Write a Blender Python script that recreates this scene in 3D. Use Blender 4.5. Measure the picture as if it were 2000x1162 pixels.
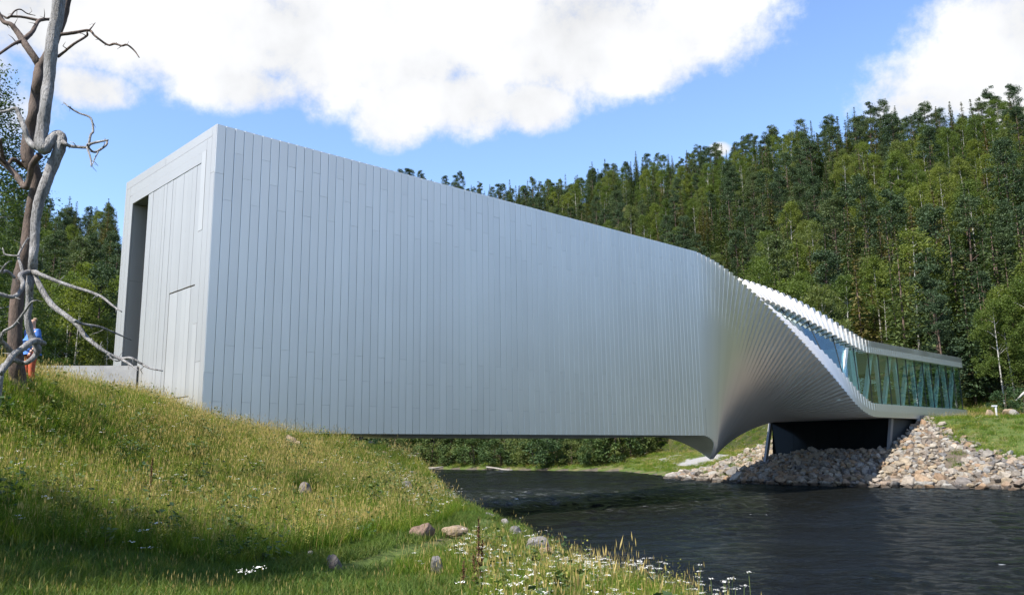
import bpy, bmesh, math, random
import numpy as np
from mathutils import Vector

for o in list(bpy.data.objects): bpy.data.objects.remove(o)
scene = bpy.context.scene
COL = scene.collection
rng = np.random.default_rng(7)
random.seed(7)
rad = math.radians

# ------------------------------------------------------------------ camera
EYE = 3.2
PITCH, ROLL, FPX = 0.1811, -0.0129, 1627.9
cd = bpy.data.cameras.new('camera'); cam = bpy.data.objects.new('camera', cd); COL.objects.link(cam)
cd.sensor_width = 36; cd.lens = FPX / 2000 * 36; cd.clip_end = 8000; cd.clip_start = .05
cam.location = (0, 0, EYE)
from mathutils import Matrix
cam.matrix_world = Matrix.Translation((0, 0, EYE)) @ Matrix.Rotation(math.pi/2 + PITCH, 4, 'X') @ Matrix.Rotation(ROLL, 4, 'Z')
scene.camera = cam

# ------------------------------------------------------------------ light
SUN_AZ, SUN_EL = rad(230), rad(48)          # azimuth clockwise from +Y
world = bpy.data.worlds.new('World'); scene.world = world; world.use_nodes = True
sd = bpy.data.lights.new('sun', 'SUN'); sd.energy = 5.0; sd.angle = rad(.53); sd.color = (1, .94, .85)
sun = bpy.data.objects.new('sun', sd); COL.objects.link(sun)
S = Vector((math.cos(SUN_EL)*math.sin(SUN_AZ), math.cos(SUN_EL)*math.cos(SUN_AZ), math.sin(SUN_EL)))
sun.rotation_euler = S.to_track_quat('Z', 'Y').to_euler(); sun.location = S*300
vs = scene.view_settings
vs.view_transform = 'Standard'; vs.look = 'None'; vs.exposure = 1.08; vs.gamma = 1; vs.use_curve_mapping = False
scene.render.engine = 'CYCLES'
scene.cycles.transparent_max_bounces = 12

def px_ray(x, y):
    a, b = x-1000, y-581; cr, sr = math.cos(ROLL), math.sin(ROLL)
    xx = a*cr + b*sr; yy = -a*sr + b*cr
    c, s = math.cos(PITCH), math.sin(PITCH)
    return np.array([xx/FPX, c + yy/FPX*s, s - yy/FPX*c])
def at_r(x, y, r):                 # point on the sight line of a photo pixel, r metres away
    d = px_ray(x, y); return d*(r/math.hypot(d[0], d[1])) + np.array([0, 0, EYE])
def project(P):
    P = np.atleast_2d(P); X, Y, Z = P[:, 0], P[:, 1], P[:, 2]-EYE
    c, s = math.cos(PITCH), math.sin(PITCH)
    zc = Y*c + Z*s; yc = -Y*s + Z*c; x = FPX*X/zc; y = -FPX*yc/zc
    cr, sr = math.cos(ROLL), math.sin(ROLL)
    return np.stack([1000+x*cr-y*sr, 581+x*sr+y*cr, zc], 1)

# ---- sky: Nishita + cumulus laid out by direction
def build_world():
    nt = world.node_tree; nt.nodes.clear(); N = nt.nodes; L = nt.links
    def nd(t, **k):
        n = N.new(t)
        for a, b in k.items(): setattr(n, a, b)
        return n
    def m(op, a, b=None, c=None, clamp=False):
        n = nd('ShaderNodeMath', operation=op, use_clamp=clamp)
        for i, q in enumerate((a, b, c)):
            if q is None: continue
            if isinstance(q, (int, float)): n.inputs[i].default_value = q
            else: L.new(q, n.inputs[i])
        return n.outputs[0]
    out = nd('ShaderNodeOutputWorld'); bg = nd('ShaderNodeBackground'); L.new(bg.outputs[0], out.inputs[0])
    sky = nd('ShaderNodeTexSky', sky_type='NISHITA', sun_disc=False, sun_elevation=SUN_EL, sun_rotation=SUN_AZ, altitude=200, air_density=1.0, dust_density=.1, ozone_density=1.2)
    tc = nd('ShaderNodeTexCoord'); dv = tc.outputs['Generated']
    sep = nd('ShaderNodeSeparateXYZ'); L.new(dv, sep.inputs[0])
    az = m('ARCTAN2', sep.outputs[0], sep.outputs[1]); el = m('ARCSINE', sep.outputs[2])
    # warped coordinates
    nz = nd('ShaderNodeTexNoise'); L.new(dv, nz.inputs['Vector']); nz.inputs['Scale'].default_value = 9; nz.inputs['Detail'].default_value = 9; nz.inputs['Roughness'].default_value = .66
    nb = nd('ShaderNodeTexNoise'); L.new(dv, nb.inputs['Vector']); nb.inputs['Scale'].default_value = 3.1; nb.inputs['Detail'].default_value = 5
    blobs = []
    for x, y, rx, ry in ((100, 30, 240, 100), (360, 70, 300, 110), (700, 80, 420, 140), (1080, 70, 360, 130), (1330, 60, 190, 90), (770, 220, 85, 75), (900, 195, 150, 75), (450, 165, 150, 50), (1040, 205, 90, 55), (1230, 140, 140, 50), (170, 170, 90, 40),
                         (1990, 60, 170, 140), (1880, 160, 170, 85), (1780, 205, 75, 40), (2150, 120, 260, 180), (1405, 293, 26, 16), (-250, 120, 260, 120), (350, -230, 420, 120)):
        d = px_ray(x, y); d = d/np.linalg.norm(d)
        blobs.append((math.atan2(d[0], d[1]), math.asin(d[2]), rx/FPX*1.08, ry/FPX))
    r2 = random.Random(5)
    for i in range(15):
        a = rad(55 + i*17.5 + r2.uniform(-6, 6)); a = a if a < math.pi else a-2*math.pi
        blobs.append((a, rad(r2.uniform(14, 44)), rad(r2.uniform(8, 17)), rad(r2.uniform(4, 7))))
    f = None
    for a0, e0, ra, re in blobs:
        dx = m('MULTIPLY', m('SUBTRACT', az, a0), 1/ra); dy = m('MULTIPLY', m('SUBTRACT', el, e0), 1/re)
        v = m('SUBTRACT', 1.0, m('ADD', m('MULTIPLY', dx, dx), m('MULTIPLY', dy, dy)))
        f = v if f is None else m('MAXIMUM', f, v)
    f = m('MAXIMUM', f, -1.6)
    f = m('ADD', f, m('MULTIPLY', m('SUBTRACT', nz.outputs['Fac'], .5), 3.6))
    f = m('ADD', f, m('MULTIPLY', m('SUBTRACT', nb.outputs['Fac'], .5), 1.6))
    mr = nd('ShaderNodeMapRange', interpolation_type='SMOOTHSTEP'); L.new(f, mr.inputs[0]); mr.inputs[1].default_value = -.35; mr.inputs[2].default_value = .7
    den = mr.outputs[0]
    # cloud brightness: slightly greyer in the thick low parts
    n3 = nd('ShaderNodeTexNoise'); L.new(dv, n3.inputs['Vector']); n3.inputs['Scale'].default_value = 9; n3.inputs['Detail'].default_value = 6
    sh = nd('ShaderNodeMapRange'); L.new(n3.outputs['Fac'], sh.inputs[0]); sh.inputs[1].default_value = .3; sh.inputs[2].default_value = .62; sh.inputs[3].default_value = .76; sh.inputs[4].default_value = 1.03
    cc = nd('ShaderNodeMix', data_type='RGBA', blend_type='MULTIPLY'); cc.inputs[0].default_value = 1
    cc.inputs[6].default_value = (4.0, 4.05, 4.15, 1); L.new(sh.outputs[0], cc.inputs[7])
    skt = nd('ShaderNodeMix', data_type='RGBA', blend_type='MULTIPLY'); skt.inputs[0].default_value = 1; L.new(sky.outputs[0], skt.inputs[6]); skt.inputs[7].default_value = (.92, .99, 1.12, 1)
    mx = nd('ShaderNodeMix', data_type='RGBA'); L.new(den, mx.inputs[0]); L.new(skt.outputs[2], mx.inputs[6]); L.new(cc.outputs[2], mx.inputs[7])
    L.new(mx.outputs[2], bg.inputs[0]); bg.inputs[1].default_value = .125
build_world()

# ------------------------------------------------------------------ helpers
MATS = {}
class NT:
    def __init__(s, name):
        s.m = bpy.data.materials.new(name); s.m.use_nodes = True; s.t = s.m.node_tree; s.t.nodes.clear(); s.N = s.t.nodes; s.L = s.t.links
        s.out = s.n('ShaderNodeOutputMaterial'); MATS[name] = s.m
    def n(s, t, **k):
        x = s.N.new(t)
        for a, b in k.items(): setattr(x, a, b)
        return x
    def set(s, node, **k):
        for a, b in k.items():
            i = node.inputs[a.replace('_', ' ')] if isinstance(a, str) else node.inputs[a]
            if isinstance(b, bpy.types.NodeSocket): s.L.new(b, i)
            else: i.default_value = b
        return node
    def princ(s, **k):
        p = s.n('ShaderNodeBsdfPrincipled'); s.set(p, **k); s.L.new(p.outputs[0], s.out.inputs[0]); return p
    def noise(s, scale, detail=4, rough=.55, coord='Object', stretch=None, dist=0):
        tc = s.n('ShaderNodeTexCoord'); v = tc.outputs[coord] if coord != 'Geo' else s.n('ShaderNodeNewGeometry').outputs['Position']
        if stretch:
            mp = s.n('ShaderNodeMapping'); s.L.new(v, mp.inputs[0]); mp.inputs['Scale'].default_value = stretch; v = mp.outputs[0]
        q = s.n('ShaderNodeTexNoise'); s.L.new(v, q.inputs['Vector']); q.inputs['Scale'].default_value = scale; q.inputs['Detail'].default_value = detail; q.inputs['Roughness'].default_value = rough; q.inputs['Distortion'].default_value = dist
        return q.outputs['Fac']
    def ramp(s, fac, stops):
        r = s.n('ShaderNodeValToRGB'); s.L.new(fac, r.inputs[0]); e = r.color_ramp.elements
        while len(e) < len(stops): e.new(.5)
        for q, (p, c) in zip(e, stops): q.position = p; q.color = (*c, 1)
        return r.outputs[0]
    def mix(s, fac, a, b, mode='MIX'):
        x = s.n('ShaderNodeMix', data_type='RGBA', blend_type=mode)
        for i, q in ((0, fac), (6, a), (7, b)):
            if isinstance(q, bpy.types.NodeSocket): s.L.new(q, x.inputs[i])
            else: x.inputs[i].default_value = q if i == 0 else (*q, 1)
        return x.outputs[2]
    def rnd(s): return s.n('ShaderNodeObjectInfo').outputs['Random']
    def math(s, op, a, b=0., clamp=False):
        x = s.n('ShaderNodeMath', operation=op, use_clamp=clamp)
        for i, q in ((0, a), (1, b)):
            if isinstance(q, bpy.types.NodeSocket): s.L.new(q, x.inputs[i])
            else: x.inputs[i].default_value = q
        return x.outputs[0]
    def bump(s, h, strength, dist=.02):
        b = s.n('ShaderNodeBump'); s.L.new(h, b.inputs['Height']); b.inputs['Strength'].default_value = strength; b.inputs['Distance'].default_value = dist; return b.outputs[0]

OFF = {}
def new_mesh(name, V, F):
    me = bpy.data.meshes.new(name); V = np.asarray(V, dtype=np.float32)
    if isinstance(F, np.ndarray):
        n, k = F.shape
        me.vertices.add(len(V)); me.vertices.foreach_set('co', V.ravel())
        me.loops.add(n*k); me.loops.foreach_set('vertex_index', F.astype(np.int32).ravel())
        me.polygons.add(n); me.polygons.foreach_set('loop_start', np.arange(0, n*k, k, dtype=np.int32))
        try: me.polygons.foreach_set('loop_total', np.full(n, k, dtype=np.int32))
        except Exception: pass
        me.update(calc_edges=True); me.validate()
    else:
        me.from_pydata([tuple(map(float, v)) for v in V], [], F); me.update()
    return me
def link(name, me, mat=None, parent=None, smooth=False):
    o = bpy.data.objects.new(name, me); COL.objects.link(o)
    if mat is not None: me.materials.clear(); me.materials.append(MATS[mat])
    if smooth: me.polygons.foreach_set('use_smooth', np.ones(len(me.polygons), dtype=bool))
    if parent is not None: o.parent = parent
    return o
def mk(name, V, F, mat, parent=None, smooth=False):
    """mesh in world coordinates; verts are stored relative to its top-level parent's origin"""
    V = np.asarray(V, dtype=float)
    off = OFF.get(parent.name, np.zeros(3)) if parent is not None else V[:, :3].mean(0)*[1, 1, 0]+[0, 0, V[:, 2].min()]
    o = link(name, new_mesh(name, V-off, F), mat, parent, smooth)
    if parent is None: o.location = off
    OFF[o.name] = off
    return o
def fix_normals(o):
    bm = bmesh.new(); bm.from_mesh(o.data); bmesh.ops.recalc_face_normals(bm, faces=bm.faces); bm.to_mesh(o.data); bm.free(); return o
def thing(name, label, cat, loc, group=None):
    o = bpy.data.objects.new(name, None); COL.objects.link(o); o.location = loc; o.empty_display_size = .3
    OFF[o.name] = np.array(loc, dtype=float); return tag(o, label, cat, group)
def tag(o, label=None, cat=None, group=None, kind=None):
    if label: o['label'] = label
    if cat: o['category'] = cat
    if group: o['group'] = group
    if kind: o['kind'] = kind
    return o
class MB:
    def __init__(s): s.V = []; s.F = []
    def add(s, V, F):
        b = len(s.V); s.V += [tuple(map(float, v)) for v in V]; s.F += [tuple(i+b for i in f) for f in F]
    def build(s, name, mat, parent=None, smooth=False): return mk(name, np.array(s.V), s.F, mat, parent, smooth)
BOXF = [(0, 3, 2, 1), (4, 5, 6, 7), (0, 1, 5, 4), (1, 2, 6, 5), (2, 3, 7, 6), (3, 0, 4, 7)]
def hexa(P): return [tuple(p) for p in P], BOXF     # 4 bottom, 4 top
def tube(pts, radii, n=8, cap=True, wob=0):
    pts = np.array(pts, dtype=float); m_ = len(pts); V = []; F = []
    T = np.gradient(pts, axis=0); T /= np.linalg.norm(T, axis=1)[:, None]+1e-9
    ref = np.array([0, 0, 1.]) if abs(T[0][2]) < .9 else np.array([0, 1., 0])
    a = np.cross(T[0], ref); a /= np.linalg.norm(a)
    for i in range(m_):
        a = a-T[i]*(a@T[i]); a /= np.linalg.norm(a)+1e-9; b = np.cross(T[i], a)
        for j in range(n):
            t = 2*math.pi*j/n; r = radii[i]*(1+wob*(random.random()-.5))
            V.append(pts[i]+r*(math.cos(t)*a+math.sin(t)*b))
    for i in range(m_-1):
        for j in range(n): F.append((i*n+j, i*n+(j+1) % n, (i+1)*n+(j+1) % n, (i+1)*n+j))
    if cap: F.append(tuple(range(n-1, -1, -1))); F.append(tuple(range((m_-1)*n, m_*n)))
    return V, F
def smooth_path(pts, rs, k=4):
    pts = np.array(pts, dtype=float); rs = np.array(rs, dtype=float); out = []; ro = []
    P = np.vstack([2*pts[0]-pts[1], pts, 2*pts[-1]-pts[-2]])
    for i in range(len(pts)-1):
        p0, p1, p2, p3 = P[i:i+4]
        for j in range(k):
            t = j/k; out.append(.5*(2*p1+(p2-p0)*t+(2*p0-5*p1+4*p2-p3)*t*t+(3*p1-p0-3*p2+p3)*t**3)); ro.append(rs[i]*(1-t)+rs[i+1]*t)
    out.append(pts[-1]); ro.append(rs[-1]); return np.array(out), np.array(ro)

# ------------------------------------------------------------------ materials
def build_materials():
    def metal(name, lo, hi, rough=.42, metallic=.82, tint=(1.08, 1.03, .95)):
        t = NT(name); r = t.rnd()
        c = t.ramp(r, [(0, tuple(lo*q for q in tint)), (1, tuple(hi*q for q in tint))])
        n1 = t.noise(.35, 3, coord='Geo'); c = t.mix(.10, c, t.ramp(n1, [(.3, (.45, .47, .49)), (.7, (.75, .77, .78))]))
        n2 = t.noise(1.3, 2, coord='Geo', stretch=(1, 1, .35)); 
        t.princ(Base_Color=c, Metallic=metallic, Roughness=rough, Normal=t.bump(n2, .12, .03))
    metal('aluminium', .675, .72)
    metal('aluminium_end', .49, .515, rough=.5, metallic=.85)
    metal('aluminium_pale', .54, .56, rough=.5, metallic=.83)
    t = NT('joint'); t.princ(Base_Color=(.03, .032, .035, 1), Roughness=.8)
    t = NT('soffit'); t.princ(Base_Color=(.16, .17, .18, 1), Roughness=.6, Metallic=.3)
    t = NT('glass')
    tr = t.set(t.n('ShaderNodeBsdfTransparent'), Color=(.78, .91, .90, 1)); gl = t.set(t.n('ShaderNodeBsdfGlossy'), Color=(.85, .95, .95, 1), Roughness=.02)
    lw = t.n('ShaderNodeLayerWeight'); fr = t.math('ADD', t.math('MULTIPLY', t.math('POWER', lw.outputs['Facing'], 2.8), .85), .04); mx = t.n('ShaderNodeMixShader'); t.L.new(fr, mx.inputs[0]); t.L.new(tr.outputs[0], mx.inputs[1]); t.L.new(gl.outputs[0], mx.inputs[2]); t.L.new(mx.outputs[0], t.out.inputs[0])
    t = NT('dark_glass'); t.princ(Base_Color=(.006, .008, .009, 1), Roughness=.1, Specular_IOR_Level=.08)
    t = NT('mullion'); t.princ(Base_Color=(.02, .025, .028, 1), Roughness=.4)
    t = NT('white_steel'); t.princ(Base_Color=(.82, .87, .86, 1), Roughness=.45)
    t = NT('interior_wall'); t.princ(Base_Color=(.5, .52, .5, 1), Roughness=.8)
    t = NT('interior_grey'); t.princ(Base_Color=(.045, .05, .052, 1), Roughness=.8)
    t = NT('interior_dark'); t.princ(Base_Color=(.04, .045, .045, 1), Roughness=.7)
    t = NT('timber_floor'); t.princ(Base_Color=t.ramp(t.noise(3, 3, stretch=(1, 8, 1)), [(.3, (.25, .2, .15)), (.7, (.36, .3, .22))]), Roughness=.5)
    t = NT('post_steel'); t.princ(Base_Color=(.17, .175, .18, 1), Roughness=.5, Metallic=.4)
    t = NT('concrete'); n = t.noise(2.2, 6, coord='Geo'); t.princ(Base_Color=t.ramp(n, [(.3, (.24, .235, .24)), (.7, (.34, .335, .335))]), Roughness=.85, Normal=t.bump(t.noise(18, 4, coord='Geo'), .25, .02))
    t = NT('gravel'); n = t.noise(9, 6, coord='Geo'); t.princ(Base_Color=t.ramp(n, [(.3, (.19, .185, .18)), (.7, (.29, .285, .275))]), Roughness=.95, Normal=t.bump(n, .5, .05))
    # ground
    t = NT('meadow_soil')
    n1 = t.noise(.35, 5, coord='Geo'); n2 = t.noise(6, 5, coord='Geo')
    g = t.ramp(n2, [(.25, (.035, .055, .014)), (.55, (.075, .105, .028)), (.8, (.14, .135, .05))])
    d = t.ramp(n2, [(.3, (.09, .075, .04)), (.7, (.17, .145, .075))])
    c = t.mix(t.ramp(n1, [(.48, (0, 0, 0)), (.66, (1, 1, 1))]), g, d)
    t.princ(Base_Color=c, Roughness=.95, Specular_IOR_Level=.1, Normal=t.bump(n2, .8, .12))
    t = NT('forest_floor'); n1 = t.noise(.5, 5, coord='Geo'); t.princ(Base_Color=t.ramp(n1, [(.3, (.022, .034, .012)), (.55, (.05, .055, .022)), (.75, (.085, .06, .03))]), Roughness=1, Specular_IOR_Level=.05, Normal=t.bump(t.noise(2, 5, coord='Geo'), .8, .4))
    t = NT('rubble'); n1 = t.noise(5, 6, coord='Geo'); t.princ(Base_Color=t.ramp(n1, [(.3, (.05, .04, .03)), (.7, (.14, .11, .08))]), Roughness=.95, Normal=t.bump(n1, .8, .15))
    t = NT('river_bed'); n1 = t.noise(1.5, 5, coord='Geo'); t.princ(Base_Color=t.ramp(n1, [(.3, (.035, .03, .02)), (.7, (.10, .085, .06))]), Roughness=.9)
    # water
    t = NT('water')
    w1 = t.noise(.55, 5, .6, coord='Geo', stretch=(.8, 1.6, 1), dist=.6); w2 = t.noise(2.6, 4, .6, coord='Geo', stretch=(.8, 1.5, 1), dist=.4); w3 = t.noise(8, 3, .6, coord='Geo', stretch=(.8, 1.3, 1))
    h = t.math('ADD', t.math('MULTIPLY', w1, 1.0), t.math('ADD', t.math('MULTIPLY', w2, .5), t.math('MULTIPLY', w3, .16)))
    rough = t.noise(.09, 3, .5, coord='Geo', stretch=(1, 1.5, 1))
    def spot(cx, cy, rx, ry):
        mp = t.n('ShaderNodeMapping'); t.L.new(t.n('ShaderNodeNewGeometry').outputs['Position'], mp.inputs[0]); mp.inputs['Location'].default_value = (-cx/rx, -cy/ry, 0); mp.inputs['Scale'].default_value = (1/rx, 1/ry, 0)
        vl = t.n('ShaderNodeVectorMath', operation='LENGTH'); t.L.new(mp.outputs[0], vl.inputs[0]); return t.ramp(vl.outputs['Value'], [(.35, (1, 1, 1)), (1, (0, 0, 0))])
    riff = spot(2, 58, 17, 17)
    amp = t.ramp(rough, [(.38, (.35, .35, .35)), (.62, (1, 1, 1))])
    h2 = t.math('MULTIPLY', h, amp)
    w4 = t.noise(1.9, 6, .75, coord='Geo', stretch=(.45, 1.5, 1), dist=.5)
    fm = t.math('MAXIMUM', t.math('MULTIPLY', t.math('GREATER_THAN', w2, .70), t.math('GREATER_THAN', rough, .60)), t.math('MULTIPLY', t.ramp(w4, [(.56, (0, 0, 0)), (.66, (1, 1, 1))]), t.math('MULTIPLY', riff, .35)))
    base = t.mix(fm, (.006, .0062, .005), (.45, .48, .5))
    nb_ = t.bump(h2, 1.0, .22); fr = t.set(t.n('ShaderNodeFresnel'), IOR=1.33, Normal=nb_); df = t.set(t.n('ShaderNodeBsdfDiffuse'), Color=base); gl = t.set(t.n('ShaderNodeBsdfGlossy'), Color=(.62, .80, 1, 1), Roughness=.06, Normal=nb_)
    mx = t.n('ShaderNodeMixShader'); t.L.new(t.math('MULTIPLY', fr.outputs[0], .5), mx.inputs[0]); t.L.new(df.outputs[0], mx.inputs[1]); t.L.new(gl.outputs[0], mx.inputs[2]); t.L.new(mx.outputs[0], t.out.inputs[0])
    # rock
    def rock(name, stops, sc=3.0, rnd=True):
        t = NT(name); n = t.noise(sc, 6, .65); n2 = t.noise(sc*5, 4, .6)
        c = t.ramp(t.rnd(), stops) if rnd else t.ramp(n, stops)
        c = t.mix(.75, c, t.ramp(n, [(.28, (.30, .29, .28)), (.5, (.85, .84, .82)), (.72, (1.2, 1.18, 1.15))]), 'MULTIPLY')
        if name == 'riprap':      # dark wet band just above the water line
            sx = t.n('ShaderNodeSeparateXYZ'); t.L.new(t.n('ShaderNodeNewGeometry').outputs['Position'], sx.inputs[0]); zz = t.math('ADD', sx.outputs[2], t.math('MULTIPLY', n, .25)); c = t.mix(1.0, c, t.ramp(zz, [(.30, (.32, .31, .30)), (.42, (1, 1, 1))]), 'MULTIPLY')
        t.princ(Base_Color=c, Roughness=.9, Specular_IOR_Level=.2, Normal=t.bump(n2, .6, .06))
    rock('riprap', [(0, (.26, .175, .11)), (.14, (.22, .215, .205)), (.30, (.30, .24, .165)), (.46, (.13, .13, .135)), (.60, (.27, .185, .115)), (.74, (.29, .28, .26)), (.88, (.20, .175, .15)), (1, (.38, .345, .29))])
    rock('grey_rock', [(0, (.15, .145, .14)), (.5, (.20, .19, .185)), (1, (.26, .245, .23))])
    rock('brown_rock', [(0, (.17, .12, .095)), (1, (.22, .155, .12))])
    rock('tan_rock', [(0, (.25, .19, .135)), (1, (.32, .25, .18))])
    rock('dark_rock', [(0, (.15, .13, .12)), (1, (.19, .165, .15))])
    # bark
    t = NT('silver_wood'); n = t.noise(7, 6, .7, stretch=(1, 1, .22)); n2 = t.noise(40, 4, .7, stretch=(1, 1, .3)); c = t.mix(.8, t.ramp(n, [(.30, (.09, .085, .08)), (.48, (.24, .23, .225)), (.7, (.40, .395, .39))]), t.ramp(n2, [(.36, (.25, .24, .23)), (.52, (1, 1, 1))]), 'MULTIPLY'); t.princ(Base_Color=c, Roughness=.65, Metallic=.1, Normal=t.bump(t.math('ADD', n, t.math('MULTIPLY', n2, .7)), 1.0, .06))
    t = NT('brown_wood'); n = t.noise(9, 6, .7, stretch=(1, 1, .2)); n2 = t.noise(45, 4, .7, stretch=(1, 1, .3)); c = t.mix(.8, t.ramp(n, [(.28, (.04, .028, .022)), (.5, (.09, .06, .045)), (.72, (.15, .10, .075))]), t.ramp(n2, [(.36, (.3, .28, .26)), (.52, (1, 1, 1))]), 'MULTIPLY'); t.princ(Base_Color=c, Roughness=.8, Normal=t.bump(t.math('ADD', n, t.math('MULTIPLY', n2, .5)), 1.0, .03))
    t = NT('birch_bark'); n = t.noise(2.0, 5, .7, stretch=(1, 1, 2.4)); c = t.ramp(n, [(.36, (.05, .045, .04)), (.47, (.27, .26, .24)), (.7, (.42, .41, .38))]); t.princ(Base_Color=c, Roughness=.8)
    t = NT('conifer_bark'); n = t.noise(3, 5, .7); t.princ(Base_Color=t.ramp(n, [(.3, (.04, .03, .025)), (.7, (.11, .07, .05))]), Roughness=.9)
    # foliage
    def leaf(name, cols, trans=.3, vary=.36, rough=.75):
        t = NT(name); c = t.ramp(t.rnd(), cols); n = t.noise(.9, 3, coord='Geo'); c = t.mix(vary, c, t.ramp(n, [(.3, (.45, .5, .45)), (.7, (1.35, 1.3, 1.1))]), 'MULTIPLY')
        df = t.set(t.n('ShaderNodeBsdfPrincipled'), Base_Color=c, Roughness=rough, Specular_IOR_Level=.25)
        tl = t.set(t.n('ShaderNodeBsdfTranslucent'), Color=t.mix(1.0, c, (1.25, 1.35, .6), 'MULTIPLY'))
        mx = t.n('ShaderNodeMixShader'); mx.inputs[0].default_value = trans; t.L.new(df.outputs[0], mx.inputs[1]); t.L.new(tl.outputs[0], mx.inputs[2]); t.L.new(mx.outputs[0], t.out.inputs[0])
    leaf('spruce_leaf', [(0, (.036, .064, .022)), (.35, (.050, .080, .026)), (.65, (.070, .094, .028)), (.85, (.110, .092, .030)), (1, (.048, .080, .038))], .2)
    leaf('pine_leaf', [(0, (.042, .070, .036)), (.5, (.056, .088, .044)), (1, (.080, .106, .042))], .2)
    leaf('birch_leaf', [(0, (.072, .108, .026)), (.4, (.100, .138, .032)), (.75, (.150, .175, .038)), (1, (.106, .135, .052))], .38)
    leaf('shrub_leaf', [(0, (.035, .070, .03)), (.5, (.065, .105, .034)), (1, (.11, .135, .038))], .25)
    leaf('left_leaf', [(0, (.06, .095, .03)), (1, (.07, .105, .034))], .3)
    leaf('grass_green', [(0, (.058, .120, .012)), (.4, (.092, .158, .015)), (.75, (.130, .185, .018)), (1, (.175, .195, .028))], .4, .3)
    leaf('grass_short', [(0, (.055, .10, .018)), (.6, (.085, .135, .024)), (1, (.125, .145, .035))], .35, .35)
    leaf('grass_dry', [(0, (.27, .20, .07)), (.5, (.35, .265, .10)), (1, (.42, .33, .14))], .3, .2)
    leaf('weed_yellow', [(0, (.20, .21, .045)), (.5, (.27, .26, .06)), (1, (.15, .19, .04))], .3, .2)
    leaf('dock_brown', [(0, (.07, .032, .018)), (1, (.10, .045, .025))], .1, .2)
    leaf('stem_green', [(0, (.07, .11, .03)), (1, (.10, .13, .04))], .2, .2)
    t = NT('petal'); t.princ(Base_Color=(.80, .79, .74, 1), Roughness=.7)
    t = NT('driftwood'); t.princ(Base_Color=t.ramp(t.noise(4, 4), [(.3, (.16, .14, .12)), (.7, (.30, .28, .25))]), Roughness=.9)
    t = NT('blue_cloth'); t.princ(Base_Color=(.05, .15, .46, 1), Roughness=.85)
    t = NT('orange_cloth'); t.princ(Base_Color=(.42, .085, .035, 1), Roughness=.85)
    t = NT('skin'); t.princ(Base_Color=(.52, .30, .21, 1), Roughness=.55)
    t = NT('hair'); t.princ(Base_Color=(.22, .16, .11, 1), Roughness=.8)
    t = NT('dark_shoe'); t.princ(Base_Color=(.04, .04, .045, 1), Roughness=.6)
    t = NT('lamp_grey'); t.princ(Base_Color=(.55, .55, .56, 1), Roughness=.4, Metallic=.3)
build_materials()

# ------------------------------------------------------------------ building frame of reference
BX, BY, BAZ = -11.87, 31.944, .8064
U = np.array([math.sin(BAZ), math.cos(BAZ), 0]); W_ = np.array([-math.cos(BAZ), math.sin(BAZ), 0]); O0 = np.array([BX, BY, 0])
ZB, ZT, BW = .794+EYE, 13.16+EYE, 10.134
HH = (ZT-ZB)/2
TS0, TS1, TK, PF, TB1, TB2, TB3, TB4, TK3 = 33.82, 57.862, .18, -1.0, 1.056, .283, .245, -.124, -.319
ZB2, ZT2 = 2.378+EYE, 8.88+EYE
SEND = 80.5
def bp(s, p, z): return O0+U*s+W_*p+np.array([0, 0, z])
def section(s):
    t = min(max((s-TS0)/(TS1-TS0), 0), 1); e = TK; vm = 1/(1-e)
    g = vm*t*t/(2*e) if t < e else (1-vm*(1-t)**2/(2*e) if t > 1-e else vm*(t-e/2))
    th = math.pi/2*(g+TK3*t*(1-t)*(2*t-1)); m = th/(math.pi/2); b = 4*m*(1-m)
    a = BW/2*(1-m)+(ZT2-ZB2)/2*m+TB3*b; pc = BW/2*(1-m)+(PF+HH)*m+TB1*b; zc = (ZT+ZB)/2*(1-m)+(ZT2+ZB2)/2*m+TB2*b; h = HH+TB4*b
    return th, a, h, pc, zc
def sec_pt(sec, s, x, y):
    th, a, h, pc, zc = sec
    return bp(s, pc-(x*math.cos(th)+y*math.sin(th)), zc-x*math.sin(th)+y*math.cos(th))

# ------------------------------------------------------------------ terrain
near_poly = np.array([(60, -60), (30, -22), (14, -12), (7.0, -2.5), (4.0, 3.5), (2.95, 7.0), (2.85, 9.2), (2.95, 11.2), (2.4, 13.6), (1.75, 16.7), (1.0, 20.8), (0.0, 24.8), (-1.3, 29.8), (-2.2, 36), (-3.2, 41), (-8, 55), (-14, 80), (-24, 130), (-31, 178), (-62, 302), (-205, 900), (-900, 900), (-900, -900), (60, -900)], dtype=float)
far_poly = np.array([(-200, 900), (-60, 300), (-30, 177), (-15, 155), (0, 139), (7.5, 131), (15.8, 123.5), (17.2, 104), (17.5, 88), (20.8, 77.8), (25.3, 70.8), (28.7, 66.9), (32.4, 64), (36.5, 61.2), (50, 51), (85, 24), (150, -30), (400, -260), (900, -700), (1500, -700), (1500, 900)], dtype=float)
def sdist(P, poly):
    d = np.full(len(P), 1e9); inside = np.zeros(len(P), bool); n = len(poly)
    for i in range(n):
        a, b = poly[i], poly[(i+1) % n]; e = b-a; w = P-a
        t = np.clip((w@e)/(e@e), 0, 1); d = np.minimum(d, np.hypot(*(w-t[:, None]*e).T))
        c = ((a[1] > P[:, 1]) != (b[1] > P[:, 1])); den = (b[1]-a[1]) if b[1] != a[1] else 1e-9
        inside ^= c & (P[:, 0] < (b[0]-a[0])*(P[:, 1]-a[1])/den+a[0])
    return np.where(inside, d, -d)
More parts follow.
